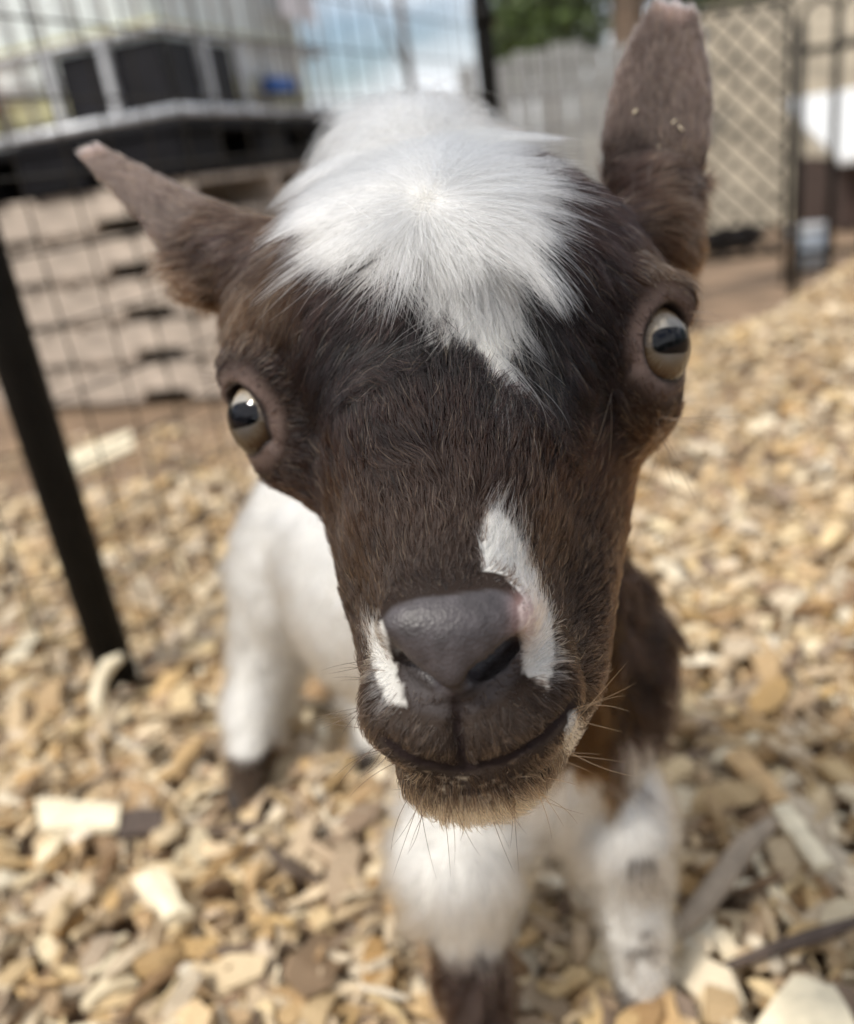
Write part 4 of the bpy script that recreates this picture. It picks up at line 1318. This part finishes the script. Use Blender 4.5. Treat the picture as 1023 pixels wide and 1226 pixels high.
# black ornamental fence panel with hoops
ra_, rb_ = W(957, 140, 2.85), W(1060, 125, 2.75)
L = math.hypot(rb_[0] - ra_[0], rb_[1] - ra_[1])
o = empty('hoop_top_fence', (ra_[0], ra_[1], LOW), math.atan2(rb_[1] - ra_[1], rb_[0] - ra_[0]))
sp_ = 0.108
for i in range(4):
    obj('bar', tube_mesh('bar', [(i * sp_, 0, 0.0), (i * sp_, 0, 0.90)], 0.0125 if i else 0.016, 10), MAT_BLACK, o)
for i in range(3):
    pts = [(i * sp_ + sp_ / 2 - sp_ / 2 * math.cos(a), 0, 0.90 + 0.055 * math.sin(a)) for a in [math.pi * j / 8 for j in range(9)]]
    obj('hoop', tube_mesh('hoop', pts, 0.009, 8), MAT_BLACK, o)
for z in (0.16, 0.80):
    obj('rail', box_mesh('rail', (0, 0.012, z), (3 * sp_, 0.026, z + 0.022), 0.002), MAT_BLACK, o)
tag(o, 'black hoop topped metal fence beside the diamond mesh gate', 'fence')

# low shed with a white roof
sp0 = W(1026, 230, 4.5)
o = empty('shed', (sp0[0], sp0[1], LOW), math.radians(-8))
hz = 0.36
for i in range(8):
    obj('wall_board', box_mesh('wall_board', (0, 0, 0), (0.145, 0.025, hz), 0.004), MAT_REDWOOD, o, (-0.06 + i * 0.152, 0, 0))
obj('side_wall', box_mesh('side_wall', (-0.06, 0.028, 0), (-0.035, 0.8, hz), 0.003), MAT_REDWOOD, o)
bm = bmesh.new()
bm_box(bm, (-0.13, -0.12, 0), (1.3, 0.95, 0.035), 0.006)
for v_ in bm.verts: v_.co.z += 0.30 * (v_.co.y + 0.12) + hz - 0.02
me = bpy.data.meshes.new('roof'); bm.to_mesh(me); bm.free()
obj('roof', me, MAT_WHITE, o)
tag(o, 'low red brown shed with a white sloping roof behind the hoop fence', 'shed')

# bucket and trough
bp_ = ground_at(968, 322, LOW)
o = empty('bucket', tuple(bp_))
obj('body', tube_mesh('body', [(0, 0, 0.002), (0, 0, 0.17)], [0.062, 0.08], 20), MAT_PALEBLUE, o)
obj('rim', tube_mesh('rim', [(0, 0, 0.165), (0, 0, 0.182)], 0.085, 20), MAT_WHITE, o)
hp = [(0.083 * math.cos(a), 0.0, 0.175 - 0.05 * math.sin(a) * 1.0) for a in [math.pi * j / 8 for j in range(9)]]
obj('handle', tube_mesh('handle', [(p[0], -0.09 * math.sin(math.acos(max(-1, min(1, p[0] / 0.083)))), p[2]) for p in hp], 0.003, 6), MAT_GALV, o)
tag(o, 'pale blue plastic bucket standing behind the hoop fence', 'bucket')
tp = ground_at(858, 300, LOW)
o = empty('feed_trough', tuple(tp), math.radians(10))
bm = bmesh.new()
bm_box(bm, (-0.24, -0.1, 0.002), (0.24, 0.1, 0.10), 0.01)
for v_ in bm.verts:
    if v_.co.z < 0.05: v_.co.x *= 0.85; v_.co.y *= 0.8
topf = max((f for f in bm.faces), key=lambda f: f.calc_center_median().z * 10 + f.calc_area())
r_ = bmesh.ops.inset_individual(bm, faces=[topf], thickness=0.018)
bmesh.ops.translate(bm, verts=topf.verts, vec=(0, 0, -0.07))
me = bpy.data.meshes.new('trough_body'); bm.to_mesh(me); bm.free()
obj('trough_body', me, MAT_BLACKPLASTIC, o)
tag(o, 'low black feed trough on the ground beyond the brow of the goat', 'trough')

# ------------------------------------------------------------------ single pieces of wood that stand out
def stick(name, pix, r, m_, label, cat, flat=1.0, lift=0.022, n=10):
    pts = []
    for (u, v, dz) in pix:
        p = ground_at(u, v, lift + dz); pts.append(Vector(p))
    rr_ = [r * (0.55 if i in (0, len(pts) - 1) else random.uniform(0.85, 1.12)) for i in range(len(pts))]
    me = tube_mesh(name, pts, rr_, n)
    mid = sum(pts, Vector()) / len(pts)
    for v_ in me.vertices: v_.co -= mid
    o = obj(name, me, m_, None, mid)
    tag(o, label, cat)
    return o
stick('stick', [(806, 1122, 0.004), (836, 1090, 0.008), (866, 1050, 0.010), (893, 1012, 0.012), (926, 984, 0.014)], 0.0062, MAT_STICK, 'grey weathered stick lying beside the goat\'s fore hoof', 'stick')
stick('twig', [(862, 1160, 0.0), (930, 1135, 0.004), (985, 1118, 0.004), (1040, 1098, 0.004)], 0.0032, MAT_DARKWOOD, 'thin dark twig behind the big pale chip', 'twig')

def slab(name, quad, th, m_, label, lift=0.02, bend=0.0, seg=6, cat='wood chip', z_of=None):
    """flat sliver with four pixel corners laid on the chips: a-b is one end, d-c the other"""
    A, B, Cc, Dd = [Vector(ground_at(u, v, lift + (z_of[i] if z_of else 0))) for i, (u, v) in enumerate(quad)]
    r = random.Random(sum(map(ord, label)))
    top, bot = [], []
    for i in range(seg + 1):
        t = i / seg
        l_, r2_ = A.lerp(Dd, t), B.lerp(Cc, t)
        up_ = Vector((0, 0, bend * math.sin(math.pi * t)))
        j = Vector((r.uniform(-1, 1), r.uniform(-1, 1), 0)) * 0.0012
        top += [l_ + up_ + j, l_.lerp(r2_, 0.5) + up_ + Vector((0, 0, th * 0.35)), r2_ + up_ - j]
        bot += [l_ + up_ + j - Vector((0, 0, th)), l_.lerp(r2_, 0.5) + up_ - Vector((0, 0, th)), r2_ + up_ - j - Vector((0, 0, th))]
    vs = top + bot; n = len(top); fs = []
    for i in range(seg):
        for c in range(2):
            a = i * 3 + c
            fs.append((a, a + 1, a + 4, a + 3)); fs.append((n + a, n + a + 3, n + a + 4, n + a + 1))
        fs.append((i * 3, i * 3 + 3, n + i * 3 + 3, n + i * 3)); fs.append((i * 3 + 2, n + i * 3 + 2, n + i * 3 + 5, i * 3 + 5))
    e = seg * 3
    fs += [(0, n, n + 1, 1), (1, n + 1, n + 2, 2), (e, e + 1, n + e + 1, n + e), (e + 1, e + 2, n + e + 2, n + e + 1)]
    mid = sum(vs, Vector()) / len(vs)
    me = mesh_py(name, [v_ - mid for v_ in vs], fs)
    bm = bmesh.new(); bm.from_mesh(me); bmesh.ops.recalc_face_normals(bm, faces=bm.faces); bm.to_mesh(me); bm.free()
    o = obj(name, me, m_, None, mid)
    tag(o, label, cat)
    return o
slab('wood_chip', [(905, 1232), (950, 1165), (1000, 1180), (1030, 1240)], 0.006, MAT_PALEWOOD, 'largest pale cream wood chip, cut by the lower right corner of the photo', 0.034)
slab('wood_chip', [(868, 905), (893, 893), (948, 958), (925, 962)], 0.004, MAT_TANWOOD, 'orange tan wood sliver above the grey stick', 0.024)
slab('wood_chip', [(925, 968), (945, 960), (1000, 1035), (975, 1038)], 0.004, MAT_PALEWOOD, 'long pale straight sliver running on from the end of the grey stick', 0.026)
slab('wood_chip', [(782, 1165), (800, 1160), (822, 1240), (800, 1245)], 0.005, MAT_TANWOOD, 'splintered tan sliver touching the goat\'s fore hoof', 0.024)
slab('bark_chip', [(140, 972), (192, 968), (196, 996), (140, 1000)], 0.004, MAT_DARKWOOD, 'dark brown bark chip beside the long pale chip', 0.022)
slab('wood_chip', [(42, 955), (48, 992), (140, 990), (146, 962)], 0.005, MAT_PALEWOOD, 'long blunt pale chip left of the dark bark chip', 0.024)
slab('wood_chip', [(156, 1052), (196, 1040), (228, 1088), (196, 1102)], 0.006, MAT_PALEWOOD, 'squarish pale chip tilted up below the dark bark chip', 0.030)
slab('wood_chip', [(60, 575), (56, 552), (156, 515), (160, 535)], 0.010, MAT_PALEWOOD, 'pale broken board end lying by the pallets behind the mesh', -0.12, cat='board')
stick('curled_shaving', [(120, 858, 0.0), (116, 838, 0.008), (120, 815, 0.018), (130, 796, 0.026), (146, 786, 0.032)], 0.0060, MAT_PALEWOOD, 'curved pale wood shaving standing against the foot of the thick post', 'shaving')

# sawdust crumbs stuck on the ear
for (u, v, s, lb) in ((806, 147, 0.0011, 'pale sawdust crumb on the upright ear, upper one of the close pair'),
                      (815, 155, 0.0013, 'pale sawdust crumb on the upright ear, lower one of the close pair'),
                      (786, 194, 0.0015, 'pale sawdust crumb lowest on the upright ear'),
                      (760, 135, 0.0009, 'pale sawdust crumb nearest the inner edge of the upright ear'),
                      (788, 178, 0.0010, 'small sawdust crumb just above the lowest one on the ear')):
    p = to_world(surf(u, v) - np.array([0, 0, 0.0008]))
    pv_, pf_ = PROTOS[int(u) % 24]
    vv_ = (pv_ - pv_.mean(0)) * s * np.array([1.6, 2.2, 4.0])
    o = obj('sawdust_crumb', mesh_np('sawdust_crumb', vv_, pf_), MAT_PALEWOOD, None, p, (random.random() * 3, random.random() * 3, 0))
    tag(o, lb, 'crumb', 'crumbs on the upright ear')
